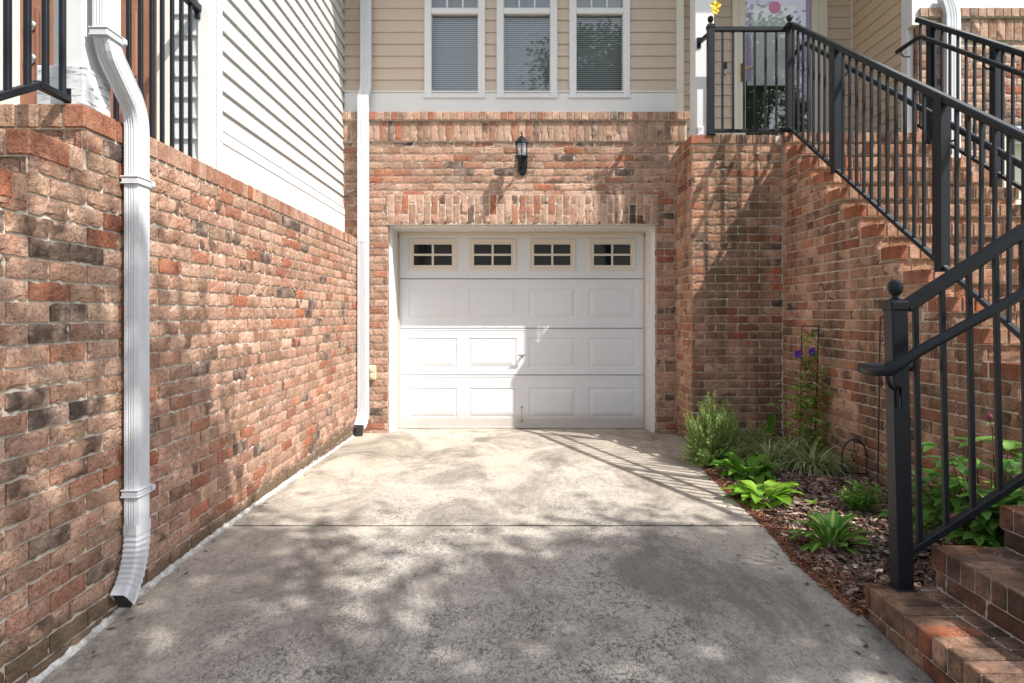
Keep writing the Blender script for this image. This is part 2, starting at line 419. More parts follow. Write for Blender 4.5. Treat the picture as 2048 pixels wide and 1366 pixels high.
    def sweep(s, pts, sec, A=Vector((1, 0, 0)), mi=0, cap=True):
        """sec: list of (a,b): a along fixed axis A, b along the in-plane normal of the path"""
        pts = [Vector(p) for p in pts]; n = len(pts); rings = []
        for i, p in enumerate(pts):
            d0 = (pts[i]-pts[i-1]).normalized() if i else None
            d1 = (pts[i+1]-pts[i]).normalized() if i < n-1 else None
            d = ((d0 or d1)+(d1 or d0)).normalized(); k = 1.0
            if d0 and d1: k = 1/max(.5, d.dot(d1))
            Bn = A.cross(d).normalized(); b = len(s.v); rings.append(b)
            for (a, q) in sec: s.v.append(p+A*a+Bn*q*k)
        m = len(sec)
        for i in range(n-1):
            for k in range(m):
                k2 = (k+1) % m; s.face((rings[i]+k, rings[i]+k2, rings[i+1]+k2, rings[i+1]+k), mi)
        if cap: s.face([rings[0]+k for k in range(m)][::-1], mi); s.face([rings[-1]+k for k in range(m)], mi)
    def leaf(s, base, d, up, L, w, droop=.6, fold=.25, seg=5, mi=0, r=.5, wave=0.0, peak=.45):
        """arching leaf: starts along d, bends down by droop (radians)"""
        d = Vector(d).normalized(); side = d.cross(Vector(up))
        if side.length < 1e-3: side = d.cross(Vector((1, 0, 0)))
        side.normalize(); p = Vector(base); rows = []
        dd = d.copy()
        for i in range(seg+1):
            t = i/seg
            ww = w*(math.sin(math.pi*min(1, t**(math.log(.5)/math.log(peak))))**.8) if 0 < t < 1 else w*.04
            nrm = side.cross(dd).normalized()
            k = math.sin(t*9+r*20)*wave*w
            b = len(s.v); s.v += [p-side*ww/2+nrm*(ww*fold+k), p.copy(), p+side*ww/2+nrm*(ww*fold-k)]
            rows.append(b)
            p = p+dd*(L/seg); dd = Matrix.Rotation(-droop/seg, 3, side) @ dd
        for i in range(seg):
            a, b = rows[i], rows[i+1]
            for j, A in ((0, None), (1, None)):
                s.face((a+j, a+j+1, b+j+1, b+j), mi, r, .5, 1.0)
                # across is written per corner later (0 at midrib)
    def build(s, name, mats, parent=None, smooth=False):
        if not isinstance(mats, (list, tuple)): mats = [mats]
        off = Vector()
        q = parent
        while q is not None: off += q.location; q = q.parent
        me = bpy.data.meshes.new(name)
        me.from_pydata([v-off for v in s.v], [], s.f)
        for m in mats: me.materials.append(m)
        me.polygons.foreach_set('material_index', s.mi)
        for nm, arr in (('rnd', s.r), ('rnd2', s.r2)):
            a = me.attributes.new(nm, 'FLOAT', 'FACE'); a.data.foreach_set('value', arr)
        if smooth: me.polygons.foreach_set('use_smooth', [True]*len(s.f))
        me.update()
        o = bpy.data.objects.new(name, me); S.collection.objects.link(o)
        if parent is not None: o.parent = parent
        return o

def tag(o, label=None, cat=None, group=None, kind=None):
    if label: o['label'] = label
    if cat: o['category'] = cat
    if group: o['group'] = group
    if kind: o['kind'] = kind
    return o
def thing(name, loc, label, cat, group=None):
    o = bpy.data.objects.new(name, None); S.collection.objects.link(o); o.location = loc; o.empty_display_size = .1
    return tag(o, label, cat, group)
def add_across(o):
    me = o.data; a = me.attributes.new('across', 'FLOAT', 'POINT')
    a.data.foreach_set('value', [0.0 if i % 3 == 1 else 1.0 for i in range(len(me.vertices))])

# ------------------------------------------------------------------ brickwork
BL, BP, MJ = .2150, .0777, .0098
def rb(): return rng.random(), rng.random()
def brick_face(B, O, U, V, Nn, u0, u1, v0, v1, depth=.03, r=None, jit=1.0, smooth=False):
    """rough brick: irregular outline, slightly uneven front, real thickness"""
    r1, r2 = r if r else rb()
    nx = 8 if (u1-u0) > .12 else 4; ny = 4
    if (v1-v0) > .12: ny = 6
    tilt = rng.uniform(-1, 1)*.0012*jit; b = len(B.v)
    for j in range(ny+1):
        for i in range(nx+1):
            u = u0+(u1-u0)*i/nx; v = v0+(v1-v0)*j/ny; n = tilt*(2*i/nx-1)
            edge = i in (0, nx) or j in (0, ny)
            if edge:
                u += rng.uniform(-1, 1)*.0021*jit; v += rng.uniform(-1, 1)*.0019*jit; n -= rng.uniform(.0015, .005)*jit
                if rng.random() < .10: n -= .005; u += (.5-i/nx)*.008; v += (.5-j/ny)*.010
            else:
                n += rng.uniform(-1, 1)*.0014*jit
            B.v.append(O+U*u+V*v+Nn*n)
    for j in range(ny):
        for i in range(nx):
            a = b+j*(nx+1)+i; B.face((a, a+1, a+nx+2, a+nx+1), 0, r1, r2)
    ring = [b+i for i in range(nx+1)]+[b+j*(nx+1)+nx for j in range(1, ny+1)]+[b+ny*(nx+1)+i for i in range(nx-1, -1, -1)]+[b+j*(nx+1) for j in range(ny-1, 0, -1)]
    c = len(B.v)
    for k in ring: B.v.append(B.v[k]-Nn*depth)
    L = len(ring)
    for k in range(L):
        k2 = (k+1) % L; B.face((ring[k2], ring[k], c+k, c+k2), 0, r1, r2)
def mortar_quad(B, O, U, V, Nn, u0, u1, v0, v1, d=.0105):
    B.quad([O+U*u0+V*v0-Nn*d, O+U*u1+V*v0-Nn*d, O+U*u1+V*v1-Nn*d, O+U*u0+V*v1-Nn*d], 1)
def field(B, O, U, V, Nn, u0, u1, v0, v1, blen=BL, ph=BP, holes=(), shift=0.0, half=True, jit=1.0, dark=None, vend=None):
    O, U, V, Nn = map(Vector, (O, U, V, Nn)); nc = int(round((v1-v0)/ph-.02)) or 1
    if (v1-v0)/ph > nc+.15: nc += 1
    for c in range(nc):
        a = v0+c*ph; b = min(a+ph, v1)
        if b-a < .02: continue
        segs = [(u0, u1)]
        for (ha, hb, va, vb) in holes:
            if b <= va+.01 or a >= vb-.01: continue
            ns = []
            for (p, q) in segs:
                if hb <= p or ha >= q: ns.append((p, q)); continue
                if ha > p: ns.append((p, ha))
                if hb < q: ns.append((hb, q))
            segs = ns
        off = (blen/2 if (c % 2 and half) else 0)+shift
        for (p, q) in segs:
            mortar_quad(B, O, U, V, Nn, p, q, a, b)
            k = math.floor((p-off)/blen)
            while off+k*blen < q:
                s0 = max(p, off+k*blen); s1 = min(q, off+(k+1)*blen); k += 1
                e0 = MJ/2 if s0 > p+1e-6 else .002; e1 = MJ/2 if s1 < q-1e-6 else .002
                if s1-s0 < .03: continue
                brick_face(B, O, U, V, Nn, s0+e0, s1-e1, a+MJ/2, b-MJ/2, jit=jit)
X_, Y_, Z_ = Vector((1, 0, 0)), Vector((0, 1, 0)), Vector((0, 0, 1))
def bar_brick(B, x0, x1, y0, y1, z0, z1, r=None, red=False):
    r1, r2 = r or rb()
    if red: r1 = rng.uniform(.90, .955); r2 = rng.random()*.8
    B.box(x0, x1, y0, y1, z0, z1, .004, 0, r1, r2, .0012)

# ------------------------------------------------------------------ ground heights
GP = [(-200, -1.2), (-12, -.55), (-3, -.2), (0, -.07), (1, -.03), (2, 0), (2.5, .02), (3, .043), (3.5, .053), (4, .053), (5, .035), (6, .015), (6.9, -.002), (7.43, -.04), (8, -.04), (200, -.03)]
def gz(y):
    for (a, za), (b, zb) in zip(GP, GP[1:]):
        if y <= b: return za+(zb-za)*(y-a)/(b-a)
    return GP[-1][1]
EP = [(-200, 1.8), (-12, 1.8), (2.2, 1.452), (2.66, 1.452), (3.2, 1.42), (3.6, 1.465), (4.4, 1.505), (5.1, 1.555), (5.7, 1.63), (6.3, 1.745), (6.5, 1.80), (7.2, 1.80), (7.6, 1.8)]
def ex(y):
    for (a, za), (b, zb) in zip(EP, EP[1:]):
        if y <= b: return za+(zb-za)*(y-a)/(b-a)
    return EP[-1][1]

# terrain
B = MB(); ys = [-200, -60, -30, -19, -18.9, -13, -8, -4, -2, 0, 1, 2, 3, 4, 5, 6, 7, 9, 30, 200]; xs = [-200, -60, -20, -8, -4, -1.7, 0, 1.5, 3, 6, 12, 30, 200]
for y in ys:
    for x in xs: B.v.append(Vector((x, y, gz(y)-.07)))
for j in range(len(ys)-1):
    for i in range(len(xs)-1): a = j*len(xs)+i; B.face((a, a+1, a+len(xs)+1, a+len(xs)))
tag(B.build("ground", M['lawn']), "green lawn ground sloping around the townhouses", "ground", kind='structure')
B = MB()
for y in (-19, -12):
    for x in (-200, 200): B.v.append(Vector((x, y, gz(y)+.03)))
B.face((0, 1, 3, 2)); tag(B.build("road", M['asphalt']), "asphalt street behind the viewer", "road", kind='structure')

# driveway: two slabs parted by a joint
JY = 3.743
B = MB(); NX = 40
def dz(x, y): return gz(y)+.0018*math.sin(3.1*x+1.3*y)*math.sin(1.7*y)
rows = []
yl = [-12, -8, -4, -2, 0]+[0+.1*i for i in range(1, 37)]+[JY-.05, JY-.010, JY-.007, JY+.007, JY+.010, JY+.05]+[3.85+.1*i for i in range(36)]+[7.45]
for y in yl:
    b = len(B.v); rows.append(b)
    for i in range(NX+1):
        x = -1.62+(ex(y)+1.62)*i/NX+(rng.uniform(-.006, .006) if i == NX else 0); z = dz(x, y)
        if abs(y-JY) < .009: z -= .022
        elif abs(y-JY) < .02: z -= rng.uniform(0, .003)
        B.v.append(Vector((x, y+(rng.uniform(-.002, .002) if abs(y-JY) < .03 else 0), z)))
    B.v.append(B.v[-1]+Vector((0, 0, -.10)))
for j in range(len(rows)-1):
    for i in range(NX+1): B.face((rows[j]+i, rows[j]+i+1, rows[j+1]+i+1, rows[j+1]+i))
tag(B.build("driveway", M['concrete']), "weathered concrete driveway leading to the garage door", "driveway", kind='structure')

# white caulk bead along the foot of the left wall
B = MB(); prev = None
for k in range(0, 260):
    y = .6+k*.0245
    if y > 6.82: break
    w = .015+rng.uniform(-.004, .006)+(.004 if y < 3 else 0); h = .008+rng.uniform(-.003, .005)
    p = [Vector((-1.634, y, gz(y)+h+.012)), Vector((-1.63+w*.4, y, gz(y)+h*.6)), Vector((-1.63+w, y, gz(y)+.004)), Vector((-1.63+w, y, gz(y)-.01))]
    b = len(B.v); B.v += p
    if prev is not None:
        for i in range(3): B.face((prev+i, b+i, b+i+1, prev+i+1))
    prev = b
tag(B.build("caulk_bead", M['caulk']), "rough white sealant line between left brick wall and driveway", "caulk line")

# ------------------------------------------------------------------ our house (townhouse with the garage)
FY = 6.952; DY = 7.438
house = thing("brick_house", (0.2, FY, 0), "townhouse with white garage door, brick ground floor and tan siding above", "house")
B = MB()
OX0, OX1, OZ = -1.316, 1.556, 2.227
field(B, (0, FY, -.05), X_, Z_, -Y_, -2.3, 1.92, 0, 3.16, holes=[(OX0, OX1, -1, OZ+.05)], shift=.03)
# jamb returns of the opening
field(B, (OX0, FY, -.05), Y_, Z_, X_, .004, .11, 0, OZ+.05, blen=.3, half=False)
field(B, (OX1, FY+.11, -.05), -Y_, Z_, -X_, 0, .106, 0, OZ+.05, blen=.3, half=False)
wall = B.build("wall", [M['brick'], M['mortar']], house)
# lintel band with alternating half and full upright bricks
B = MB(); k = 0; u = OX0-.012; n = 37; w = (OX1-OX0+.03)/n; z0, z1 = OZ+.004, OZ+.318
O = Vector((0, FY-.013, 0))
while k < n:
    a, b = u+k*w, u+(k+1)*w
    if k % 2: cuts = [(z0, z0+.21), (z0+.21, z1)]
    else: cuts = [(z0, z0+.10), (z0+.10, z1)]
    for (c, d) in cuts: brick_face(B, O, X_, Z_, -Y_, a+MJ/2, b-MJ/2, c+MJ/2, d-MJ/2)
    if k % 3 == 1: B.box(b-.005, b+.005, FY-.022, FY-.01, z0+.002, z0+.026, 0, 2)
    k += 1
mortar_quad(B, O, X_, Z_, -Y_, u, u+n*w, z0, z1, .006)
B.box(u+.001, u+n*w-.001, FY-.006, FY+.1, z0-.006, z0+.012, 0, 1)
B.build("lintel", [M['brick'], M['mortar'], M['blackplastic']], house)
B = MB()
field(B, (0, FY-.022, 0), X_, Z_, -Y_, -1.81, 1.875, 3.112, 3.330, blen=BP, ph=.218, half=False)
B.box(-1.80, 1.87, FY+.004, FY+.12, 3.06, 3.42, 0, 1); B.box(-1.80, 1.87, FY-.012, FY+.004, 3.116, 3.42, 0, 1)
B.build("soldier_course", [M['brick'], M['mortar']], house)
B = MB(); x = -1.82
while x < 1.89:
    bar_brick(B, x+.004, min(x+BP-.006, 1.9), FY-.05, FY+.02, 3.336, 3.420); x += BP
B.box(-1.815, 1.895, FY-.042, FY+.02, 3.332, 3.414, 0, 1)
B.build("rowlock_ledge", [M['brick'], M['mortar']], house)

def siding(B, O, U, Nn, u0, u1, z0, z1, lap=.128, out=.014, holes=()):
    O, U, Nn = map(Vector, (O, U, Nn)); z = z0
    while z < z1-.01:
        t = min(z+lap, z1); segs = [(u0, u1)]
        for (ha, hb, va, vb) in holes:
            if t <= va+.001 or z >= vb-.001: continue
            ns = []
            for (p, q) in segs:
                if hb <= p or ha >= q: ns.append((p, q)); continue
                if ha > p: ns.append((p, ha))
                if hb < q: ns.append((hb, q))
            segs = ns
        for (p, q) in segs:
            pr = [(0, 0), (out, 0), (out+.001, .006), (out*.85, .02), (.001, t-z)]
            for (n0, v0), (n1, v1) in zip(pr, pr[1:]):
                B.quad([O+U*p+Nn*n0+Z_*(z+v0), O+U*q+Nn*n0+Z_*(z+v0), O+U*q+Nn*n1+Z_*(z+v1), O+U*p+Nn*n1+Z_*(z+v1)])
        z += lap
SP = FY+.035      # siding sheet plane
WINX = [-.603, .171, .950]; WW = .65
wb, wt = 3.60, 5.45
B = MB()
siding(B, (0, SP, 0), X_, -Y_, -1.79, 1.79, 3.657, 6.5, holes=[(c-WW/2, c+WW/2, wb, wt) for c in WINX])
B.box(-1.79, 1.79, SP+.15, SP+.20, 3.3, 6.5)
B.build("siding", M['siding'], house)
B = MB(); B.box(-1.79, 1.84, SP-.018, SP+.03, 3.414, 3.645, .004); B.box(-1.79, 1.84, SP-.03, SP+.02, 3.645, 3.662, .003)
B.build("frieze_board", M['white'], house)
B = MB(); B.box(1.775, 1.85, SP-.03, SP+.3, 3.2, 6.5, .004); B.build("corner_trim", M['cream'], house)
B = MB(); B.box(-1.79, 4.1, 5.9, 8.2, 5.71, 5.95, .01); B.build("roof_eave", M['white'], house)
# windows with blinds behind the panes
for c in WINX:
    B = MB(); x0, x1 = c-WW/2, c+WW/2; fy = SP-.032
    zl0, zl1, zu0, zu1 = 3.628, 4.487, 4.548, 5.38; g = .075
    B.box(x0, x0+g, fy, SP+.06, wb, wt, .004); B.box(x1-g, x1, fy, SP+.06, wb, wt, .004)
    B.box(x0+g, x1-g, fy+.003, SP+.06, wb, zl0, .003); B.box(x0+g, x1-g, fy+.003, SP+.06, zl1, zu0, .004); B.box(x0+g, x1-g, fy+.003, SP+.06, zu1, wt, .003)
    B.box(x0-.008, x1+.008, fy-.006, SP, wb-.016, wb+.004, .002)
    for k in (1, 2):
        xm = x0+g+(WW-2*g)*k/3; B.box(xm-.009, xm+.009, SP+.012, SP+.02, zu0, zu1)
    B.box(x0+g, x1-g, SP+.012, SP+.02, 4.95, 4.965)
    win = B.build("window", M['white'], house)
    B = MB(); q = .022
    for (a, b) in ((zl0, zl1), (zu0, zu1)):
        B.box(x0+g, x0+g+.008, SP+.004, SP+.03, a, b); B.box(x1-g-.008, x1-g, SP+.004, SP+.03, a, b)
        B.box(x0+g, x1-g, SP+.006, SP+.03, a, a+.018); B.box(x0+g, x1-g, SP+.006, SP+.03, b-.012, b)
    B.build("sash", M['nickel'], win)
    B = MB()
    for (a, b) in ((zl0, zl1), (zu0, zu1)): B.quad([(x0+g, SP+.025, a), (x1-g, SP+.025, a), (x1-g, SP+.025, b), (x0+g, SP+.025, b)])
    B.build("pane", M['glass'], win)
    B = MB(); z = 3.64
    while z < 5.38:
        B.quad([(x0+g-.01, SP+.075, z), (x1-g+.01, SP+.075, z), (x1-g+.01, SP+.086, z+.0192), (x0+g-.01, SP+.086, z+.0192)]); z += .0213
    B.build("blind", M['blind'], win)
    B = MB(); B.box(x0, x1, SP+.10, SP+.11, wb, wt); B.build("room_darkness", M['dark'], win)

# garage door
gd = bpy.data.objects.new("garage_door", None); S.collection.objects.link(gd); gd.parent = house
gd.location = Vector((.13, DY, 0))-house.location
def gx(px): return wx(px, DY)
def gzz(py): return wz(py, DY)
secs = [(472, 557.3), (558.0, 656.2), (656.9, 749.6), (750.3, 856.5)]
cols = [(817, 914.5), (937.5, 1033), (1057.5, 1151.5), (1177, 1271.5)]
prow = [(478.3, 541), (577.7, 635.5), (676, 735), (775.6, 835)]
DX0, DX1 = gx(796), gx(1294)
for si, ((ya, yb), (pa, pb)) in enumerate(zip(secs, prow)):
    B = MB(); zt, zb = gzz(ya)-.001, gzz(yb)+.001; pt, pbm = gzz(pa), gzz(pb); y = DY
    xsn = [DX0]
    for (a, b) in cols: xsn += [gx(a), gx(b)]
    xsn += [DX1]
    def q(x0, x1, z0, z1, y0=y, y1=y, sl=None): B.quad([(x0, y0, z0), (x1, y0, z0), (x1, y1, z1), (x0, y1, z1)])
    q(DX0, DX1, pt, zt-.022); q(DX0, DX1, zb+.016, pbm)
    q(DX0, DX1, zt-.022, zt-.018, y, y-.004); q(DX0, DX1, zt-.018, zt-.003, y-.004, y-.004); q(DX0, DX1, zt-.003, zt, y-.004, y+.006); q(DX0, DX1, zt, zt, y+.006, y+.02)
    q(DX0, DX1, zb+.012, zb+.016, y-.003, y); q(DX0, DX1, zb+.002, zb+.012, y-.003, y-.003); q(DX0, DX1, zb, zb+.002, y+.02, y-.003)
    for i in range(0, 9, 2): q(xsn[i], xsn[i+1], pbm, pt)
    if si > 0:
        for (a, b) in cols:
            x0, x1 = gx(a), gx(b); lv = [(0, 0), (.006, .007), (.014, .008), (.020, .0045), (.058, -.003), (.066, -.003)]
            for (i0, d0), (i1, d1) in zip(lv, lv[1:]):
                P = [(x0+i0, y+d0, pbm+i0), (x1-i0, y+d0, pbm+i0), (x1-i0, y+d0, pt-i0), (x0+i0, y+d0, pt-i0)]
                Q = [(x0+i1, y+d1, pbm+i1), (x1-i1, y+d1, pbm+i1), (x1-i1, y+d1, pt-i1), (x0+i1, y+d1, pt-i1)]
                for e in range(4): B.quad([P[e], P[(e+1) % 4], Q[(e+1) % 4], Q[e]])
            i1, d1 = lv[-1]; B.quad([(x0+i1, y+d1, pbm+i1), (x1-i1, y+d1, pbm+i1), (x1-i1, y+d1, pt-i1), (x0+i1, y+d1, pt-i1)])
    B.build("door_section", M['doorwhite'], gd)
for (a, b) in cols:
    B = MB(); x0, x1 = gx(a), gx(b); z1, z0 = gzz(478.3), gzz(541); y = DY
    lv = [(0, 0), (.002, -.012), (.020, -.014), (.030, -.006), (.046, -.006), (.052, -.014), (.060, -.012), (.062, .01)]
    for (i0, d0), (i1, d1) in zip(lv, lv[1:]):
        P = [(x0+i0, y+d0, z0+i0), (x1-i0, y+d0, z0+i0), (x1-i0, y+d0, z1-i0), (x0+i0, y+d0, z1-i0)]
        Q = [(x0+i1, y+d1, z0+i1), (x1-i1, y+d1, z0+i1), (x1-i1, y+d1, z1-i1), (x0+i1, y+d1, z1-i1)]
        for e in range(4): B.quad([P[e], P[(e+1) % 4], Q[(e+1) % 4], Q[e]])
    xm, zm = (x0+x1)/2, (z0+z1)/2
    B.box(xm-.012, xm+.012, y-.009, y+.002, z0+.06, z1-.06, .002); B.box(x0+.06, x1-.06, y-.008, y+.002, zm-.012, zm+.012, .002)
    B.build("window_frame", M['cream'], gd)
    B = MB(); B.quad([(x0+.05, y+.006, z0+.05), (x1-.05, y+.006, z0+.05), (x1-.05, y+.006, z1-.05), (x0+.05, y+.006, z1-.05)])
    B.build("pane", M['garage_glass'], gd)
B = MB(); B.box(DX0, DX1, DY+.03, DY+.05, -.05, 2.2); 
B.build("garage_interior", M['dark'], house)
B = MB(); B.box(DX0-.02, DX1+.02, DY-.002, DY+.028, -.06, gzz(856.7), 0); B.build("bottom_seal", M['blackplastic'], gd)
# T handle and the lock bar below
hx, hz = gx(1044), gzz(712)
B = MB(); B.lathe((0, 0, 0), [(.016, 0), (.016, .006), (.009, .012), (.008, .05), (.011, .055)], 12)
for i, v in enumerate(B.v): B.v[i] = Vector((hx+v.x, DY-v.z, hz+v.y))
B.beam((hx-.05, DY-.062, hz+.012), (hx+.048, DY-.062, hz+.012), .018, .014, .005)
B.beam((hx, DY-.045, hz-.02), (hx, DY-.058, hz+.012), .02, .014, .005)
B.build("handle", M['nickel'], gd)
B = MB(); lx = gx(1043)
for zz in (gzz(814), gzz(840)):
    b0 = len(B.v); B.lathe((0, 0, 0), [(.014, 0), (.014, .01), (.008, .018), (.003, .02)], 12)
    for i in range(b0, len(B.v)): v = B.v[i]; B.v[i] = Vector((lx+v.x, DY-v.z, zz+v.y))
B.beam((lx, DY-.018, gzz(815)), (lx, DY-.03, gzz(840)), .008, .008, .002)
B.build("lift_handle", M['nickel'], gd)
# casing, jamb and stops around it
B = MB(); CY = FY+.10
B.box(-1.345, -1.29, CY, CY+.03, -.03, OZ+.03, .004); B.box(1.53, 1.585, CY, CY+.03, -.03, OZ+.03, .004)
B.box(-1.292, 1.532, CY+.002, CY+.03, 2.205, OZ+.03, .003)
B.box(-1.34, -1.31, CY-.02, CY+.01, -.03, OZ+.01, .006); B.box(1.55, 1.58, CY-.02, CY+.01, -.03, OZ+.01, .006); B.box(-1.33, 1.57, CY-.018, CY+.01, 2.215, OZ+.015, .006)
B.box(-1.31, -1.290, CY+.03, DY-.01, -.05, 2.22); B.box(1.53, 1.55, CY+.03, DY-.01, -.05, 2.22); B.box(-1.31, 1.55, CY+.03, DY-.01, 2.205, 2.225)
B.build("door_casing", M['white'], house)
B = MB(); yy = DY-.012
B.box(-1.292, -1.270, yy-.02, DY-.003, -.03, 2.19, .003); B.build("side_stop", M['tanstop'], house)
B = MB(); B.box(1.512, 1.534, yy-.02, DY-.003, -.03, 2.19, .003); B.build("side_stop", M['tanstop'], house)
B = MB(); B.box(-1.29, 1.53, yy-.02, DY-.003, 2.145, 2.204, .004); B.box(-1.27, 1.51, yy-.026, yy-.02, 2.165, 2.172); B.build("top_stop", M['cream'], house)
B = MB(); sxx = 1.527; B.box(sxx-.022, sxx+.004, 7.16, 7.20, wz(606, 7.16), wz(562, 7.16), .004); B.build("door_sensor", M['cream'], house)

# porch: back wall, entry door, side wall, column
PZ = 3.01; PY = 7.46
B = MB(); siding(B, (0, PY, 0), X_, -Y_, 1.85, 2.55, PZ, 6.4); siding(B, (0, PY, 0), X_, -Y_, 3.62, 3.915, PZ, 6.4); siding(B, (0, PY, 0), X_, -Y_, 2.55, 3.62, 5.35, 6.4)
B.build("siding", M['siding'], house)
B = MB(); siding(B, (3.915, 0, 0), Y_, -X_, 6.49, PY-.015, PZ, 6.4); B.build("side_siding", M['siding_warm'], house)
B = MB(); B.box(3.895, 3.915, PY-.02, PY, PZ, 6.4); B.build("corner_trim", M['cream'], house)
ed = bpy.data.objects.new("entry_door", None); S.collection.objects.link(ed); ed.parent = house; ed.location = Vector((3.07, PY, PZ))-house.location
B = MB(); B.box(2.53, 2.60, PY-.035, PY+.02, PZ-.02, 5.4, .006); B.box(2.60, 2.69, PY-.012, PY+.02, PZ-.02, 5.32, .004); B.box(3.45, 3.53, PY-.012, PY+.02, PZ-.02, 5.32, .004); B.box(3.53, 3.62, PY-.035, PY+.02, PZ-.02, 5.4, .006); B.box(2.6, 3.53, PY-.03, PY+.02, 5.3, 5.4, .005)
B.box(2.69, 3.45, PY-.01, PY+.02, PZ-.02, PZ+.05)
B.build("door_frame", M['cream'], ed)
B = MB(); B.quad([(2.69, PY+.004, PZ+.04), (3.45, PY+.004, PZ+.04), (3.45, PY+.004, 5.3), (2.69, PY+.004, 5.3)]); B.build("glass", M['door_glass'], ed)
B = MB(); B.box(2.72, 3.44, PY+.018, PY+.026, 3.90, 5.3); B.build("white_panel", M['blind'], ed)
B = MB(); B.box(2.70, 2.76, PY+.008, PY+.014, 3.95, 5.3); B.box(3.28, 3.44, PY+.008, PY+.014, 3.74, 5.3); B.box(2.76, 3.28, PY+.008, PY+.014, wz(9, PY), 5.3)
B.build("lilac_curtain", M['lilac'], ed)
B = MB(); cx, cz = wx(1550, PY), wz(14, PY); b0 = 0
for k in range(28):
    t0 = 2*math.pi*k/28; rr = .072 if k % 2 else .060; B.v.append(Vector((cx+rr*math.cos(t0), PY-.003, cz+rr*math.sin(t0))))
B.face(range(28)); bk = len(B.v)
for k in range(28): B.v.append(B.v[k]+Vector((0, .006, 0)))
for k in range(28): B.face((k, (k+1) % 28, bk+(k+1) % 28, bk+k))
B.build("pink_flower", M['pink'], ed)
B = MB(); B.box(2.65, 3.5, PY+.12, PY+.13, PZ, 5.3); B.build("hall_darkness", M['dark'], ed)
B = MB(); x, z0, z1 = wx(1483, PY), wz(165, PY), wz(128, PY)
B.box(x-.016, x+.016, PY-.025, PY-.01, z0, z1, .005); B.tube([(x, PY-.02, wz(147, PY)), (x, PY-.06, wz(147, PY)), (x+.03, PY-.065, wz(140, PY)), (x+.075, PY-.065, wz(137, PY)), (x+.11, PY-.06, wz(141, PY))], .008, 8)
B.build("handle", M['brass'], ed, True)
B = MB(); B.box(1.852, 2.042, 6.54, 6.73, PZ+.13, 5.71, .006)
B.build("porch_column", M['white'], house)
B = MB(); B.box(1.848, 2.046, 6.535, 6.734, PZ, PZ+.15, .004); B.build("column_base", M['weathered'], house)

# ------------------------------------------------------------------ brick staircase and landing
LX0, LX1, LY = 1.754, 2.640, 6.317
stair = thing("brick_staircase", (2.9, 4.6, 0), "brick staircase rising past the garden bed to the front door landing", "stairs")
B = MB(); RZ = .094
field(B, (0, LY, PZ-RZ-37*.079), X_, Z_, -Y_, LX0, LX1, 0, 37*.079, ph=.079, shift=.055)
field(B, (LX0, 0, PZ-RZ-37*.079), -Y_, Z_, -X_, -FY, -LY, 0, 37*.079, ph=.079, shift=.02)
x = LX0
xs_ = [LX0, LX0+.20]
while xs_[-1]+.078 < LX1: xs_.append(xs_[-1]+.0777)
for i in range(len(xs_)-1):
    bar_brick(B, xs_[i]+(0.0-.006 if i == 0 else .005), xs_[i+1]-.005, LY-.008, LY+.19, PZ-RZ+.008, PZ, red=(i == 0))
y = LY+.195
while y < FY-.02: bar_brick(B, LX0-.006, LX0+.19, y+.005, min(y+.073, FY-.06), PZ-RZ+.008, PZ); y += .0777
B.box(LX0+.004, 3.9, LY+.004, FY-.004, PZ-RZ, PZ-.008, 0, 1); B.box(LX1, 3.9, LY+.01, PY-.03, PZ-.12, PZ-.008, 0, 1); B.box(LX0+.012, LX1+.3, LY+.010, FY-.02, -.15, PZ-RZ+.01, 0, 1)
B.build("landing_wall", [M['brick_stained'], M['mortar']], stair)
TR, RI, NT = .2605, .182, 12
def tread(i): return 6.25-TR*i, PZ-RI*i
# side wall of the upper flight, courses cut under the treads
B = MB(); O = Vector((LX1, 0, 0)); z = -.12; c = 0
ysrt = lambda h: next((tread(i)[0] for i in range(NT, -1, -1) if tread(i)[1]-RZ-.002 >= h), None)
while z < PZ-RZ-.01:
    zt = z+BP+.0013; ya = ysrt(zt); 
    if ya is None: ya = LY+.02
    yp = None
    for i in range(NT, -1, -1):
        h = tread(i)[1]-RZ-.002
        if h > z+.010 and h < zt: yp = (tread(i)[0], h); break
    ya = max(ya, 3.08); off = (BL/2 if c % 2 else 0)
    def run(p, q, za, zb):
        if q-p < .02: return
        mortar_quad(B, O, -Y_, Z_, -X_, -q, -p, za, zb)
        k = math.floor((p-off)/BL)
        while off+k*BL < q:
            s0 = max(p, off+k*BL); s1 = min(q, off+(k+1)*BL); k += 1
            if s1-s0 < .03: continue
            brick_face(B, O, -Y_, Z_, -X_, -s1+(MJ/2 if s1 < q-1e-6 else .003), -s0-(MJ/2 if s0 > p+1e-6 else .003), za+MJ/2, zb-MJ/2)
    run(ya, LY, z, zt)
    if yp and yp[0] < ya: run(max(yp[0], 3.08), ya, z, yp[1])
    z = zt; c += 1
B.build("side_wall", [M['brick_stained'], M['mortar']], stair)
SX1 = 4.06
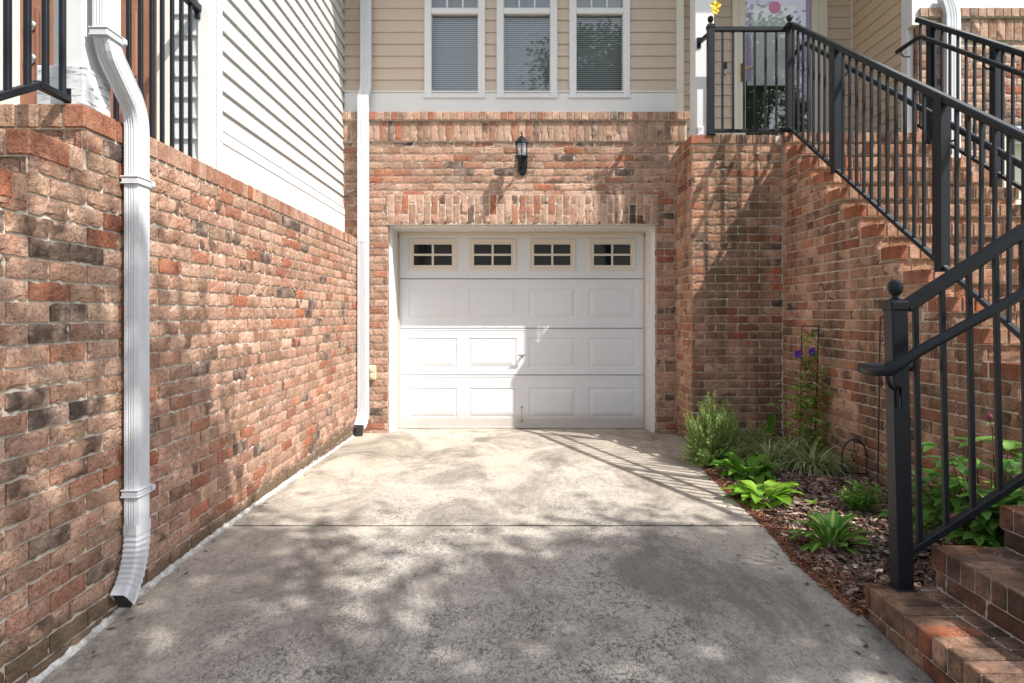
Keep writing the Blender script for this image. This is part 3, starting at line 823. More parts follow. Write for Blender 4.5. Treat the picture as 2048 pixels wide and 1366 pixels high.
for i in range(1, NT+1):
    y0, z1 = tread(i); B = MB(); x = LX1-.022; first = True
    while x < SX1-.02:
        x2 = min(x+BP, SX1)
        bar_brick(B, x+(0 if first else .005), x2-.005, y0-.022, y0+.178, z1-RZ+.006, z1+rng.uniform(-.002, .002), red=first); x += BP; first = False
    B.box(LX1-.012, SX1-.002, y0-.012, y0+.20, z1-RZ+.002, z1-.007, 0, 1)
    B.box(LX1+.011, SX1-.002, y0+.012, y0+TR+.02, z1-RI-.01, z1-RZ+.004, 0, 1)
    # brick behind the nosing row (side view) and riser course
    bar_brick(B, LX1-.004, LX1+.2, y0+.188, y0+TR-.005, z1-RZ+.006, z1-.004)
    field(B, (0, y0, z1-RI+.002), X_, Z_, -Y_, LX1, SX1, 0, RI-RZ, ph=RI-RZ, shift=rng.uniform(0, .2))
    B.build("step", [M['brick_steps'], M['mortar']], stair)
y0 = 6.25; B = MB(); x = LX1-.022
while x < SX1-.02:
    bar_brick(B, x+.005, min(x+BP, SX1)-.005, y0-.022, y0+.178, PZ-RZ+.006, PZ+rng.uniform(-.001, .001)); x += BP
field(B, (0, y0, PZ-RI+.002), X_, Z_, -Y_, LX1, SX1, 0, RI-RZ, ph=RI-RZ)
B.box(LX1+.004, SX1-.002, y0-.01, y0+.2, PZ-RZ+.002, PZ-.006, 0, 1)
B.build("step", [M['brick_stained'], M['mortar']], stair)
# lower flight, climbing to the right from the driveway
LF = [(1.457, .165), (1.714, .335), (1.975, .505), (2.235, .675), (2.495, .84)]; LYA, LYB = 1.30, 2.655
for i, (x0, z1) in enumerate(LF):
    zb = LF[i-1][1] if i else -.03; B = MB(); x1 = LF[i+1][0]+.03 if i < 4 else 2.8
    ye = LYB-(.02*min(i, 2)); y = LYA
    while y < ye-.02:
        y2 = min(y+BP, ye)
        if ye-y2 < .03: y2 = ye
        bar_brick(B, x0-.015, x0+.185, y+.004, y2-.005, z1-RZ+.005, z1+rng.uniform(-.003, .003), red=(y2 >= ye))
        y = y2
    y = LYA
    while y < ye-.02:
        y2 = min(y+BP, ye); bar_brick(B, x0+.195, x1, y+.004, y2-.005, z1-RZ+.005, z1-.003+rng.uniform(-.002, .002)); y = y2
    B.box(x0-.008, x1, LYA, ye-.006, z1-RZ, z1-.008, 0, 1)
    B.box(x0+.006, x1, LYA+.005, ye-.008, zb-.06, z1-RZ+.004, 0, 1)
    field(B, (x0, 0, zb-(.05 if i == 0 else 0)), -Y_, Z_, -X_, -ye+.004, -LYA, 0, z1-RZ-zb+(.05 if i == 0 else 0), ph=max(.05, (z1-RZ-zb+(.05 if i == 0 else 0))/(1 if i else 1)), shift=rng.uniform(0, .2))
    field(B, (0, ye-.003, -.12), -X_, Z_, Y_, -x1, -x0-.004, 0, z1-RZ+.11)
    B.build("step", [M['brick_grimy'], M['mortar']], stair)
B = MB(); B.box(2.79, 4.2, 1.3, 3.14, -.1, .83, .004, 1)
field(B, (2.66, 0, 0), -Y_, Z_, -X_, -3.1, -2.62, -.05, .83)
B.build("lower_landing", [M['brick_stained'], M['mortar']], stair)

# ------------------------------------------------------------------ railings
def ball_post(B, x, y, z0, z1, w=.064, lean=0.0, ball=True):
    B.beam((x, y, z0), (x+lean, y, z1), w, w, .004, up=Y_)
    if ball:
        B.box(x+lean-w*.58, x+lean+w*.58, y-w*.58, y+w*.58, z1-.035, z1+.004, .006)
        B.lathe((x+lean, y, z1), [(.026, .002), (.024, .012), (.012, .018), (.011, .026), (.020, .032), (.0272, .046), (.029, .060), (.0272, .074), (.020, .084), (.009, .090)], 20)
def baluster(par, x, y, z0, z1, w=.0195):
    B = MB(); B.beam((x, y, z0), (x, y, z1), w, w, .002, up=Y_); B.build("baluster", M['iron'], par)
RX = 2.70
def rail_top(y): return 4.035-.655*(6.22-y)
def rail_bot(y): return 2.935-.672*(6.09-y)
r1 = thing("stair_railing", (RX, 5.2, 2.4), "black metal railing along left side of the upper steps and landing edge", "railing")
for (x, y, z0, z1, bl) in ((1.945, LY+.02, PZ, 4.085, True), (RX+.005, LY-.005, PZ-.02, 4.085, True), (RX, 5.40, tread(3)[1]-.02, rail_top(5.40), False), (RX, 4.07, tread(8)[1]-.02, rail_top(4.07), False), (RX, 3.02, .80, rail_top(3.02), False)):
    B = MB(); ball_post(B, x, y, z0, z1, ball=bl)
    if bl: B.box(x-.045, x+.045, y-.045, y+.045, PZ+.001, PZ+.010, .002)
    B.build("post", M['iron'], r1)
B = MB(); B.beam((1.97, LY+.02, 4.045), (RX-.02, LY+.02, 4.045), .042, .045, .006)
B.beam((RX, 6.30, rail_top(6.22)+.045), (RX, 6.20, rail_top(6.20)), .05, .044, .006); B.beam((RX, 6.24, rail_top(6.24)), (RX, 2.98, rail_top(2.98)), .05, .044, .007)
B.build("top_rail", M['iron'], r1)
B = MB(); B.beam((1.97, LY+.02, PZ+.045), (RX-.02, LY+.02, PZ+.045), .036, .028, .004); B.beam((RX, 6.28, rail_bot(6.28)), (RX, 2.98, rail_bot(2.98)), .036, .028, .004)
B.build("bottom_rail", M['iron'], r1)
for k in range(6): baluster(r1, wx(1444.7+21.6*k, LY+.02), LY+.02, PZ+.05, 4.03)
y = 6.215
while y > 3.05:
    if min(abs(y-5.40), abs(y-4.07)) > .045: baluster(r1, RX, y, rail_bot(y), rail_top(y)-.01)
    y -= .1035
def hand(y, x=2.80): return 3.846-.672*(6.18-y)
B = MB(); hp = [(2.80, 6.50, 3.842), (2.80, 6.23, 3.846), (2.80, 6.17, 3.838)]+[(2.80, y, hand(y)) for y in (6.0, 5, 4, 3.1)]
B.tube(hp, .0205, 12)
for y in (6.42, 5.40, 4.07, 3.05):
    zz = hand(y) if y < 6.2 else 3.842
    B.tube([(2.80, y, zz-.015), (2.80, y, zz-.05), (2.77, y, zz-.075), (2.725, y, zz-.075)], .007, 6)
B.build("handrail", M['iron'], r1, True)
B = MB(); B.beam((1.93, LY+.03, 4.0), (1.89, 6.54, 4.0), .036, .036, .003); B.box(1.87, 1.91, 6.53, 6.54, 3.94, 4.05, .002); B.build("wall_bracket", M['iron'], r1)
# right hand railing of the stairs
QX = 3.90
r2 = thing("stair_railing", (QX, 5.0, 2.2), "black metal railing along right side of the steps by the brick pier", "railing")
def qt(y): return 4.085-.655*(6.22-y)
def qb(y): return 2.99-.672*(6.09-y)
B = MB(); B.beam((QX, 6.24, qt(6.24)), (QX, 3.3, qt(3.3)), .05, .044, .007); B.build("top_rail", M['iron'], r2)
B = MB(); B.beam((QX, 6.22, qb(6.22)), (QX, 3.3, qb(3.3)), .036, .028, .004); B.build("bottom_rail", M['iron'], r2)
for y in (6.03, 5.23, 4.2):
    B = MB(); B.beam((QX, y, tread(round((6.25-y)/TR-.3))[1]-.05), (QX, y, qt(y)), .064, .064, .004, up=Y_); B.build("post", M['iron'], r2)
y = 6.19
while y > 3.9:
    if min(abs(y-6.03), abs(y-5.23), abs(y-4.2)) > .045: baluster(r2, QX, y, qb(y), qt(y)-.01)
    y -= .1035
B = MB(); B.tube([(3.80, 6.40, 3.85), (3.80, 6.08, 3.85), (3.80, 6.02, 3.838)]+[(3.80, y, 3.838-.66*(6.02-y)) for y in (5.8, 5, 4, 3.4)], .0205, 12)
for y, zz in ((6.33, 3.85), (5.23, 3.838-.66*.79)): B.tube([(3.80, y, zz-.015), (3.80, y, zz-.05), (3.83, y, zz-.075), (3.885, y, zz-.075)], .007, 6)
B.build("handrail", M['iron'], r2, True)
# lower railing in the foreground
PYL = 2.617; PXL = 1.574
r3 = thing("stair_railing", (PXL, PYL, .165), "nearest black railing with ball topped post on the lower brick steps", "railing")
B = MB(); ball_post(B, PXL, PYL, .165, 1.318, w=.064, lean=-.027); B.box(PXL-.04, PXL+.04, PYL-.04, PYL+.04, .166, .172, .002); B.build("post", M['iron'], r3)
def lt(x): return 1.290+.647*(x-PXL)
def lb(x): return .292+.647*(x-PXL)
B = MB(); B.beam((PXL+.01, PYL, lt(PXL+.01)), (2.6, PYL, lt(2.6)), .046, .050, .007); B.build("top_rail", M['iron'], r3)
B = MB(); B.beam((PXL+.02, PYL, lb(PXL+.02)), (2.6, PYL, lb(2.6)), .036, .030, .004); B.build("bottom_rail", M['iron'], r3)
for k in range(9):
    x = 1.645+.1075*k; B = MB(); B.beam((x, PYL, lb(x)), (x-.018, PYL, lt(x)-.01), .0195, .0195, .002, up=Y_); B.build("baluster", M['iron'], r3)
B = MB(); B.beam((2.62, PYL, .75), (2.62, PYL, 1.98), .064, .064, .004, up=Y_); B.build("post", M['iron'], r3)
HY = 2.50; pts = [(1.70, 2.735, 1.048), (1.60, 2.735, 1.045), (1.50, 2.728, 1.045), (1.452, 2.69, 1.045), (1.437, 2.62, 1.045), (1.440, 2.55, 1.045), (1.462, 2.51, 1.050), (1.49, 2.50, 1.070), (1.53, HY, 1.103)]
pts += [(x, HY, 1.103+.553*(x-1.525)) for x in (1.6, 1.8, 2.2, 2.6)]
B = MB(); B.tube(pts, .0205, 14); B.tube([(1.462, 2.52, 1.035), (1.468, 2.53, 1.005), (1.49, 2.55, .985), (1.515, 2.575, .975), (1.548, 2.592, .975)], .009, 8); B.box(1.528, 1.545, 2.565, 2.60, .90, .985, .003)
B.build("handrail", M['iron'], r3, True)
for zz in (.925, .965):
    B = MB(); b0 = 0; B.lathe((0, 0, 0), [(.0055, 0), (.0055, .004), (.003, .006)], 8)
    for i in range(b0, len(B.v)): v = B.v[i]; B.v[i] = Vector((1.535+v.x, 2.583-v.z, zz+v.y-.005))
    B.build("screw", M['nickel'], r3)

# ------------------------------------------------------------------ left neighbour: brick wall, steps, porch and siding
LW = -1.63
lw = thing("brick_wall", (LW, 4.7, 0), "long red brick side wall left of the driveway stepping down at its near end", "wall")
LS = [(2.483, 2.071), (2.198, 1.898), (1.93, 1.735), (1.66, 1.57), (1.39, 1.40)]
B = MB(); z = -.05; c = 0; CP = 1.977/26
def top_at(y):
    h = None
    for (yy, zz) in LS:
        if y >= yy: return zz
    return 1.235
BW = .203; z0w = -.09; ncw = 28; ph = (1.977-z0w)/ncw
for c in range(ncw):
    a = z0w+c*ph; b = a+ph; ys_ = 1.0
    for (yy, zz) in LS[::-1]:
        if zz-.100 >= a: ys_ = yy; break
    ys_ = 1.0 if a < 1.13 else ys_
    off = (BW/2 if c % 2 else 0)+.07; p, q = ys_, FY+.1; U = Y_; O = Vector((LW, 0, 0))
    mortar_quad(B, O, U, Z_, X_, p, q, a, b)
    k = math.floor((p-off)/BW)
    while off+k*BW < q:
        s0 = max(p, off+k*BW); s1 = min(q, off+(k+1)*BW); k += 1
        if s1-s0 < .03: continue
        brick_face(B, O, U, Z_, X_, s0+(MJ/2 if s0 > p+1e-6 else .003), s1-MJ/2, a+MJ/2, b-MJ/2)
B.build("wall", [M['brick_dirty'], M['mortar']], lw)
B = MB(); y = 2.483+.205
while y < FY:
    bar_brick(B, LW-.2, LW+.004, y+.005, min(y+.0735, FY-.002), 1.983, 2.071+rng.uniform(-.002, .002), r=(rng.choice([rng.uniform(.7, .93), rng.uniform(.35, .9)]), rng.random()*.9)); y += .0787
B.box(LW-.19, LW-.006, 2.5, FY, 1.97, 2.063, 0, 1)
B.build("coping", [M['brick_dirty'], M['mortar']], lw)
for i, (yy, zz) in enumerate(LS):
    B = MB(); x = LW+.004; w = .0905; first = True
    while x > -3.2:
        bar_brick(B, x-w+.010, x-(0 if first else .0), yy-.006, yy+.196, zz-.088, zz+rng.uniform(-.002, .002), red=first)
        x -= w; first = False
    if i: bar_brick(B, LW-.2, LW+.003, yy+.206, LS[i-1][0]-.006, zz-.088, zz-.001)
    B.box(-3.2, LW-.006, yy+.004, yy+.22, zz-.094, zz-.008, 0, 1)
    nz = LS[i+1][1] if i < 4 else 1.2
    field(B, (0, yy+.012, nz), X_, Z_, -Y_, -3.2, LW, 0, zz-.092-nz, ph=zz-.092-nz, shift=.05*i)
    B.box(-3.2, LW-.012, yy+.03, 3.9 if i == 0 else LS[i-1][0]+.02, nz, zz-.09, 0, 1)
    B.build("step", [M['brick_dirty'], M['mortar']], lw)

nb = thing("neighbor_house", (-2.4, 5.0, 2.07), "neighbour's cream sided house above the left brick wall with brown door", "house")
SXN = -1.79; NY = 3.911
B = MB(); siding(B, (SXN-.012, 0, 0), Y_, X_, NY+.06, FY+.03, 2.405-.1243*0, 6.5, lap=.1243, out=.017); B.box(-4, SXN-.02, NY+.01, FY+.4, 2.06, 6.5)
B.build("side_siding", M['siding_white'], nb)
B = MB(); B.box(SXN-.04, SXN+.012, NY+.04, FY+.02, 2.05, 2.395, .004); B.box(SXN-.04, SXN+.018, NY+.04, FY+.02, 2.322, 2.330, .002); B.build("skirt_board", M['white'], nb)
B = MB(); B.box(SXN-.02, SXN+.018, NY-.018, NY+.085, 2.05, 6.5, .004); B.box(-1.875, SXN+.018, NY-.022, NY+.01, 2.05, 6.5, .005); B.box(-1.872, -1.80, NY-.027, NY-.02, 2.05, 6.5, .003); B.build("corner_trim", M['white'], nb)
B = MB(); siding(B, (0, NY, 0), X_, -Y_, -2.03, -1.87, 2.07, 6.5, lap=.1243, out=.017); B.build("siding", M['siding_white'], nb)
B = MB(); B.box(-2.115, -2.03, NY-.04, NY+.02, 2.07, 4.3, .006); B.box(-3.07, -2.955, NY-.04, NY+.02, 2.07, 4.3, .006); B.box(-3.07, -2.03, NY-.038, NY+.02, 4.18, 4.3, .006); B.build("door_frame", M['cream'], nb)
B = MB(); B.box(-2.955, -2.115, NY+.0, NY+.03, 2.07, 4.18, 0)
nd = B.build("entry_door", M['brown'], nb)
B = MB()
for (xa, xb) in ((-2.86, -2.58), (-2.49, -2.21)):
    for (za, zb) in ((2.25, 2.60), (2.66, 3.12), (3.18, 4.02)):
        B.box(xa, xb, NY-.008, NY+.003, za, zb, .005); B.box(xa+.035, xb-.035, NY-.016, NY-.006, za+.035, zb-.035, .006)
B.build("raised_panel", M['brown'], nd)
x = -2.885
for zz in (wz(52, NY), wz(118, NY)):
    B = MB(); b0 = 0; B.lathe((0, 0, 0), [(.034, 0), (.034, .01), (.016, .02), (.012, .035), (.026, .05), (.026, .068), (.012, .08)] if zz < 2.8 else [(.034, 0), (.034, .012), (.026, .02), (.008, .022)], 18)
    for i in range(b0, len(B.v)): v = B.v[i]; B.v[i] = Vector((x+v.x, NY-v.z, zz+v.y))
    B.build("door_knob" if zz < 2.8 else "door_lock", M['nickel'], nd, True)
B = MB(); B.box(-4.2, -3.07, NY-.0, NY+.1, 2.07, 6.5); B.box(-4, -2.03, NY+.03, NY+.1, 4.3, 6.5); B.build("porch_wall", M['siding_white'], nb)
B = MB(); B.box(-1.765, -1.648, 2.505, 2.655, 2.22, 6.3, .004); B.build("porch_column", M['white'], nb)
B = MB(); B.box(-1.82, -1.640, 2.492, 2.665, 2.072, 2.225, .004); B.build("column_base", M['weathered'], nb)
# neighbour's railings
r4 = thing("stair_railing", (-1.7, 2.3, 2.07), "grey black railing at upper left on the neighbour's front steps", "railing")
def nrb(y): return 2.092-.56*max(0, 2.335-y)
B = MB(); B.beam((-1.70, 2.505, 2.094), (-1.70, 2.325, 2.094), .03, .026, .003); B.beam((-1.70, 2.335, 2.092), (-1.70, 1.3, nrb(1.3)), .03, .026, .003); B.box(-1.715, -1.685, 2.488, 2.5, 2.078, 2.135, .002)
B.build("bottom_rail", M['iron'], r4)
B = MB(); B.beam((-1.70, 2.505, 3.12), (-1.70, 2.325, 3.12), .05, .04, .005); B.beam((-1.70, 2.335, 3.118), (-1.70, 1.3, nrb(1.3)+1.03), .05, .04, .005)
B.build("top_rail", M['iron'], r4)
for y in (2.464, 2.374, 2.285, 2.195, 2.105, 2.015): baluster(r4, -1.70, y, nrb(y), nrb(y)+1.02)
r5 = thing("porch_railing", (-1.87, 3.4, 2.07), "porch railing behind the near downspout in front of the brown door", "railing")
B = MB(); B.beam((-1.87, 2.7, 3.095), (-1.87, NY-.025, 3.095), .045, .045, .005); B.box(-1.885, -1.855, NY-.045, NY-.023, 3.03, 3.08, .002); B.build("top_rail", M['iron'], r5)
B = MB(); B.beam((-1.87, 2.7, 2.12), (-1.87, NY-.025, 2.12), .035, .028, .004); B.build("bottom_rail", M['iron'], r5)
for k in range(-3, 7): baluster(r5, -1.87, 3.18+.1015*k, 2.12, 3.08)

# downspouts
def spout_section(w, d):
    """w across x, d depth; ribs on front"""
    pts = []
    hw, hd = w/2, d/2
    def line(p, q, ribs):
        out = [p]; n = len(ribs)
        for t in ribs:
            x = p[0]+(q[0]-p[0])*t; y = p[1]+(q[1]-p[1])*t; L = math.hypot(q[0]-p[0], q[1]-p[1]); nx, ny = (q[1]-p[1])/L, -(q[0]-p[0])/L; dx, dy = (q[0]-p[0])/L*.0045, (q[1]-p[1])/L*.0045
            out += [(x-dx, y-dy), (x-nx*.0038, y-ny*.0038), (x+dx, y+dy)]
        return out
    c = .006
    pts += line((-hw+c, -hd), (hw-c, -hd), [.3, .5, .7]); pts += line((hw, -hd+c), (hw, hd-c), [.12, .88]); pts += [(hw-c, hd), (-hw+c, hd)]; pts += line((-hw, hd-c), (-hw, -hd+c), [])
    return [(a_, -b_) for a_, b_ in pts][::-1]
ds = thing("downspout", (-1.59, 2.76, .1), "large white downspout on the near end of the left brick wall", "downspout")
sec = spout_section(.062, .102)
def mk_elbow(p0, p1, p2, n=7):
    out = []
    for i in range(n+1):
        t = i/n; out.append(Vector(p0)*(1-t)**2+Vector(p1)*2*t*(1-t)+Vector(p2)*t*t)
    return out
xc = -1.589; B = MB()
path = [(xc, 2.762, .33), (xc, 2.762, 2.03)]+mk_elbow((xc, 2.762, 2.05), (xc, 2.76, 2.12), (xc, 2.715, 2.17), 5)+mk_elbow((xc, 2.60, 2.275), (xc, 2.555, 2.32), (xc, 2.555, 2.39), 5)+[(xc, 2.555, 6.3)]
B.sweep(path, [(a, b) for a, b in sec]); B.build("pipe", M['alu'], ds)
# crimped foot elbow, open at its mouth
B = MB(); pe = mk_elbow((xc, 2.762, .36), (xc, 2.765, .20), (xc, 2.655, .098), 24)
pts = []
for i, p in enumerate(pe):
    pts.append(p)
    
sec2 = [(a*1.05, b*1.04) for a, b in sec]
B.sweep([pe[0]+Vector((0, 0, .03))]+pe, sec2, cap=False)
m = len(sec2)
for i, v in enumerate(B.v):
    rr = i//m
    if 3 <= rr <= 21 and rr % 2: B.v[i] = pe[rr-1]+(v-pe[rr-1])*.93
B.build("foot_elbow", M['alu'], ds)
B = MB(); B.sweep([pe[-1]+Vector((0, -.002, .002)), pe[-2]], [(a*.9, b*.9) for a, b in sec]); B.build("inner_shadow_lining", M['blackplastic'], ds)
for (yy, zz) in ((2.762, 1.83), (2.762, .52), (2.555, 2.36)):
    B = MB(); hw_, hd_ = .0345, .0555
    for (za_, zb_, g_) in ((-.017, -.010, .0035), (-.010, .010, 0), (.010, .017, .0035)):
        B.box(xc-hw_-g_, xc+hw_+g_, yy-hd_-g_, yy+hd_+g_, zz+za_+.0003, zz+zb_-.0003, .002)
    B.box(xc+hw_, xc+hw_+.012, yy+hd_-.012, yy+hd_+.006, zz-.012, zz+.012, .003)
    B.build("strap", M['alu'], ds)
ds2 = thing("downspout", (-1.57, 6.87, .1), "white downspout in the corner left of the garage door emptying into black pipe", "downspout")
sec = spout_section(.118, .07); B = MB(); xc = -1.567
path = [(xc, 6.885, .16), (xc, 6.885, 3.50)]+mk_elbow((xc, 6.885, 3.52), (xc+.0, 6.89, 3.57), (xc+.012, 6.915, 3.63), 4)+[(xc+.02, 6.93, 3.70), (xc+.022, 6.93, 6.4)]
B.sweep(path, sec); B.build("pipe", M['alu'], ds2)
B = MB(); pe = mk_elbow((xc, 6.885, .26), (xc, 6.885, .13), (xc-.03, 6.80, .085), 8); B.sweep([pe[0]+Vector((0, 0, .02))]+pe, [(a*1.04, b*1.05) for a, b in sec], cap=True); B.build("foot_elbow", M['alu'], ds2)
B = MB(); b0 = Vector((-1.60, 6.775, -.01))
B.lathe(b0, [(.055, 0), (.057, .085), (.060, .088), (.060, .105), (.050, .105), (.048, .02)], 20); B.build("drain_pipe", M['blackplastic'], ds2)
for zz in (2.95, 2.04):
    B = MB(); B.sweep([(xc, 6.885, zz-.015), (xc, 6.885, zz+.015)], [(a*1.05, b*1.05) for a, b in sec]); B.build("strap", M['alu'], ds2)

# wall lantern
lx, ly = .112, 6.745
lamp = thing("wall_lantern", (lx, FY, 2.75), "small black lantern on the brick above the garage door", "wall lamp")
B = MB()
zb_, zt_ = wz(352, FY), wz(300, FY)
for k in range(16): pass
prof = []
cxp, czp, rw, rh = lx+.012, (zb_+zt_)/2, .052, (zt_-zb_)/2
n = 20; b0 = len(B.v)
for lay, (sc_, dy) in enumerate(((1, 0), (1, .016), (.82, .026))):
    for k in range(n):
        t0 = 2*math.pi*k/n; B.v.append(Vector((cxp+rw*sc_*math.cos(t0), FY-.006-dy, czp+rh*sc_*(abs(math.sin(t0))**.6)*(1 if math.sin(t0) > 0 else -1))))
for l in range(2):
    for k in range(n): k2 = (k+1) % n; B.face((b0+l*n+k, b0+l*n+k2, b0+(l+1)*n+k2, b0+(l+1)*n+k))
B.face([b0+2*n+k for k in range(n)])
B.build("backplate", M['iron'], lamp)
B = MB(); B.tube([(lx, FY-.03, czp-.04), (lx-.004, FY-.07, czp-.065), (lx-.005, FY-.13, czp-.03), (lx, ly, czp+.02), (lx, ly, czp+.06)], [.008, .012, .010, .012, .01], 8)
B.lathe((lx, ly, czp-.075), [(.006, 0), (.012, .012), (.007, .024), (.013, .04), (.010, .07), (.018, .1)], 10); B.build("arm", M['iron'], lamp, True)
zf = wz(326, ly)
B = MB(); B.lathe((lx, ly, zf), [(.035, 0), (.042, .015), (.062, .048), (.076, .058), (.076, .068), (.060, .072)], 6, rot=.5236); B.build("base", M['iron'], lamp)
z0g, z1g = zf+.07, zf+.205
B = MB()
for k in range(6):
    t0 = math.pi/3*k+.5236; B.beam((lx+.058*math.cos(t0), ly+.058*math.sin(t0), z0g), (lx+.063*math.cos(t0), ly+.063*math.sin(t0), z1g), .009, .009, .001, up=Y_)
B.build("frame", M['iron'], lamp)
B = MB(); B.lathe((lx, ly, z0g), [(.053, 0), (.057, z1g-z0g)], 6, rot=.5236); B.build("glass", M['lamp_glass'], lamp)
B = MB(); B.lathe((lx, ly, z0g), [(.016, 0), (.016, .05), (.010, .055), (.014, .075), (.010, .095), (.002, .11)], 10); B.build("bulb", M['cream'], lamp, True)
B = MB(); B.lathe((lx, ly, z1g), [(.070, -.004), (.082, .0), (.080, .008), (.050, .038), (.022, .068), (.008, .078), (.006, .090), (.012, .098), (.010, .108), (.003, .125)], 6, rot=.5236); B.build("cap", M['iron'], lamp)

# outlet, doorbell, flower ornament
ob = thing("outlet_box", (-1.48, FY, .65), "beige outdoor outlet cover on brick beside the corner downspout", "outlet")
B = MB(); B.box(-1.525, -1.437, FY-.045, FY+.0, .568, .724, .012); ob2 = B.build("cover", M['beige'], ob)
B = MB(); B.box(-1.50, -1.462, FY-.062, FY-.044, .59, .64, .008); B.box(-1.50, -1.462, FY-.062, FY-.044, .655, .70, .008); B.build("socket_lid", M['beige'], ob)
db = thing("doorbell", (wx(1449, PY), PY, wz(138, PY)), "slim black and silver doorbell on tan siding left of the front door", "doorbell")
B = MB(); x = wx(1449, PY); B.box(x-.018, x+.018, PY-.045, PY-.012, wz(139, PY), wz(127, PY), .004); B.build("camera_body", M['blackplastic'], db)
B = MB(); B.box(x-.017, x+.017, PY-.04, PY-.012, wz(151, PY), wz(139.5, PY), .005); B.build("button_panel", M['nickel'], db)
fl = thing("flower_ornament", (wx(1430, 6.32), 6.30, wz(15, 6.32)), "yellow flower ornament hanging beside the white porch column", "ornament")
B = MB(); fx, fz = wx(1430, 6.3), wz(14, 6.3)
for k in range(5):
    t0 = 2*math.pi*k/5+.3; B.leaf((fx, 6.29, fz), (math.cos(t0), -.25, math.sin(t0)), (0, -1, 0), .06, .045, .5, .2, 4)
    B.leaf((fx, 6.285, fz-.05), (math.cos(t0), -.25, math.sin(t0)), (0, -1, 0), .035, .03, .5, .2, 4)
B.build("petals", M['yellow'], fl)
B = MB(); B.tube([(fx, 6.295, fz), (fx, 6.295, 5.2)], .002, 5); B.build("string", M['rope'], fl)

# ------------------------------------------------------------------ right neighbour: brick pier and front
rn = thing("neighbor_house", (5, 6.35, 0), "neighbour's taller brick house front at the upper right behind the stairs", "house")
RY = 6.345; RX0 = 3.97; B = MB()
GZ2 = 3.05
field(B, (0, RY, 0), X_, Z_, -Y_, RX0, 7.0, .0, 3.93, holes=[(4.82, 7.2, -.1, GZ2)], shift=.1)
field(B, (RX0, 0, 0), -Y_, Z_, -X_, -6.47, -RY, PZ, 3.93, shift=.05)
B.build("wall", [M['brick'], M['mortar']], rn)
B = MB(); field(B, (0, RY-.02, 0), X_, Z_, -Y_, RX0, 7.0, 3.932, 4.148, blen=.083, ph=.216, half=False); field(B, (RX0-.003, 0, 0), -Y_, Z_, -X_, -6.47, -RY+.02, 3.932, 4.148, blen=.083, ph=.216, half=False)
B.build("soldier_course", [M['brick'], M['mortar']], rn)
B = MB(); x = RX0-.006
while x < 7: bar_brick(B, x+.004, x+.077, RY-.045, RY+.15, 4.155, 4.242); x += .0805
B.box(RX0, 7, RY-.038, RY+.1, 4.15, 4.236, 0, 1); B.box(RX0+.012, 7, RY+.002, RY+.12, 3.88, 4.2, 0, 1); B.build("rowlock_ledge", [M['brick'], M['mortar']], rn)
B = MB(); B.box(RX0+.02, 7.0, RY-.01, RY+.2, 4.243, 6.5, .004); B.build("frieze_board", M['white'], rn)
B = MB(); B.box(3.90, 3.965, 6.40, 6.50, PZ, 4.08, .004); B.box(3.90, 3.99, RY-.02, 6.5, 4.08, 6.4, .004); B.build("corner_trim", M['white'], rn)
B = MB(); B.box(4.82, 4.88, RY+.05, RY+.3, .0, GZ2, .004); B.box(4.82, 7.0, RY+.05, RY+.3, GZ2-.03, GZ2+.02, .004); B.build("garage_trim", M['cream'], rn)
B = MB()
for k in range(4): B.box(4.88, 7.0, RY+.28, RY+.32, .7+k*.58, .7+k*.58+.572, .004)
B.build("garage_door", M['cream'], rn)
ds3 = thing("downspout", (4.26, 6.3, 3), "white downspout running down the right neighbour's brick front", "downspout")
sec = spout_section(.145, .07); B = MB(); B.sweep([(4.265, RY-.05, 1.2), (4.265, RY-.05, 4.10)]+mk_elbow((4.265, RY-.05, 4.12), (4.265, RY-.055, 4.22), (4.20, RY-.06, 4.33), 4), sec); B.build("pipe", M['alu'], ds3)

# ------------------------------------------------------------------ garden bed
B = MB(); nx, ny = 60, 110
def bed_z(x, y): return gz(y)-.012+.05*min(1, max(0, (x-ex(y))/.35))*.6+.008*math.sin(9*x+4*y)+.006*math.sin(17*y-6*x)
for j in range(ny+1):
    y = 2.66+(6.34-2.66)*j/ny
    for i in range(nx+1):
        x = ex(y)-.02+(2.66-ex(y)+.02)*i/nx; B.v.append(Vector((x, y, bed_z(x, y)+rng.uniform(-.004, .004))))
for j in range(ny):
    for i in range(nx): a = j*(nx+1)+i; B.face((a, a+1, a+nx+2, a+nx+1))
tag(B.build("flower_bed", M['soil']), "dark soil bed between driveway edge and brick stairs", "garden bed", kind='structure')
def chips(n, lo, hi, sl, sw, name, mat, label, edge=False):
    B = MB()
    for _ in range(n):
        y = rng.uniform(2.68, 6.3); e = ex(y)
        x = e+rng.uniform(lo, hi) if edge else rng.uniform(e+.02, 2.62)
        if edge: x = e+abs(rng.gauss(.06, .09))-.03
        if x > 2.62: continue
        z = bed_z(x, y)+rng.uniform(.001, .018) if x > e else gz(y)+.004
        a = rng.uniform(0, math.pi); L = rng.uniform(*sl); w = rng.uniform(*sw); tl = rng.uniform(-.45, .45); rl = rng.uniform(-.6, .6)
        d = Vector((math.cos(a)*math.cos(tl), math.sin(a)*math.cos(tl), math.sin(tl))); s = Vector((-math.sin(a)*math.cos(rl), math.cos(a)*math.cos(rl), math.sin(rl)))
        c = Vector((x, y, z)); r = rng.random(); u = d.cross(s)*rng.uniform(.0, .006); cc = .5+rng.uniform(-.2, .2)
        B.quad([c-d*L/2-s*w*.3, c-d*L*.1-s*w/2+u, c+d*L/2-s*w*.2, c+d*L*.45+s*w*.3, c+d*L*.05+s*w/2+u, c-d*L/2+s*w*.35], 0, r)
    return tag(B.build(name, mat), label, "mulch", kind='stuff')
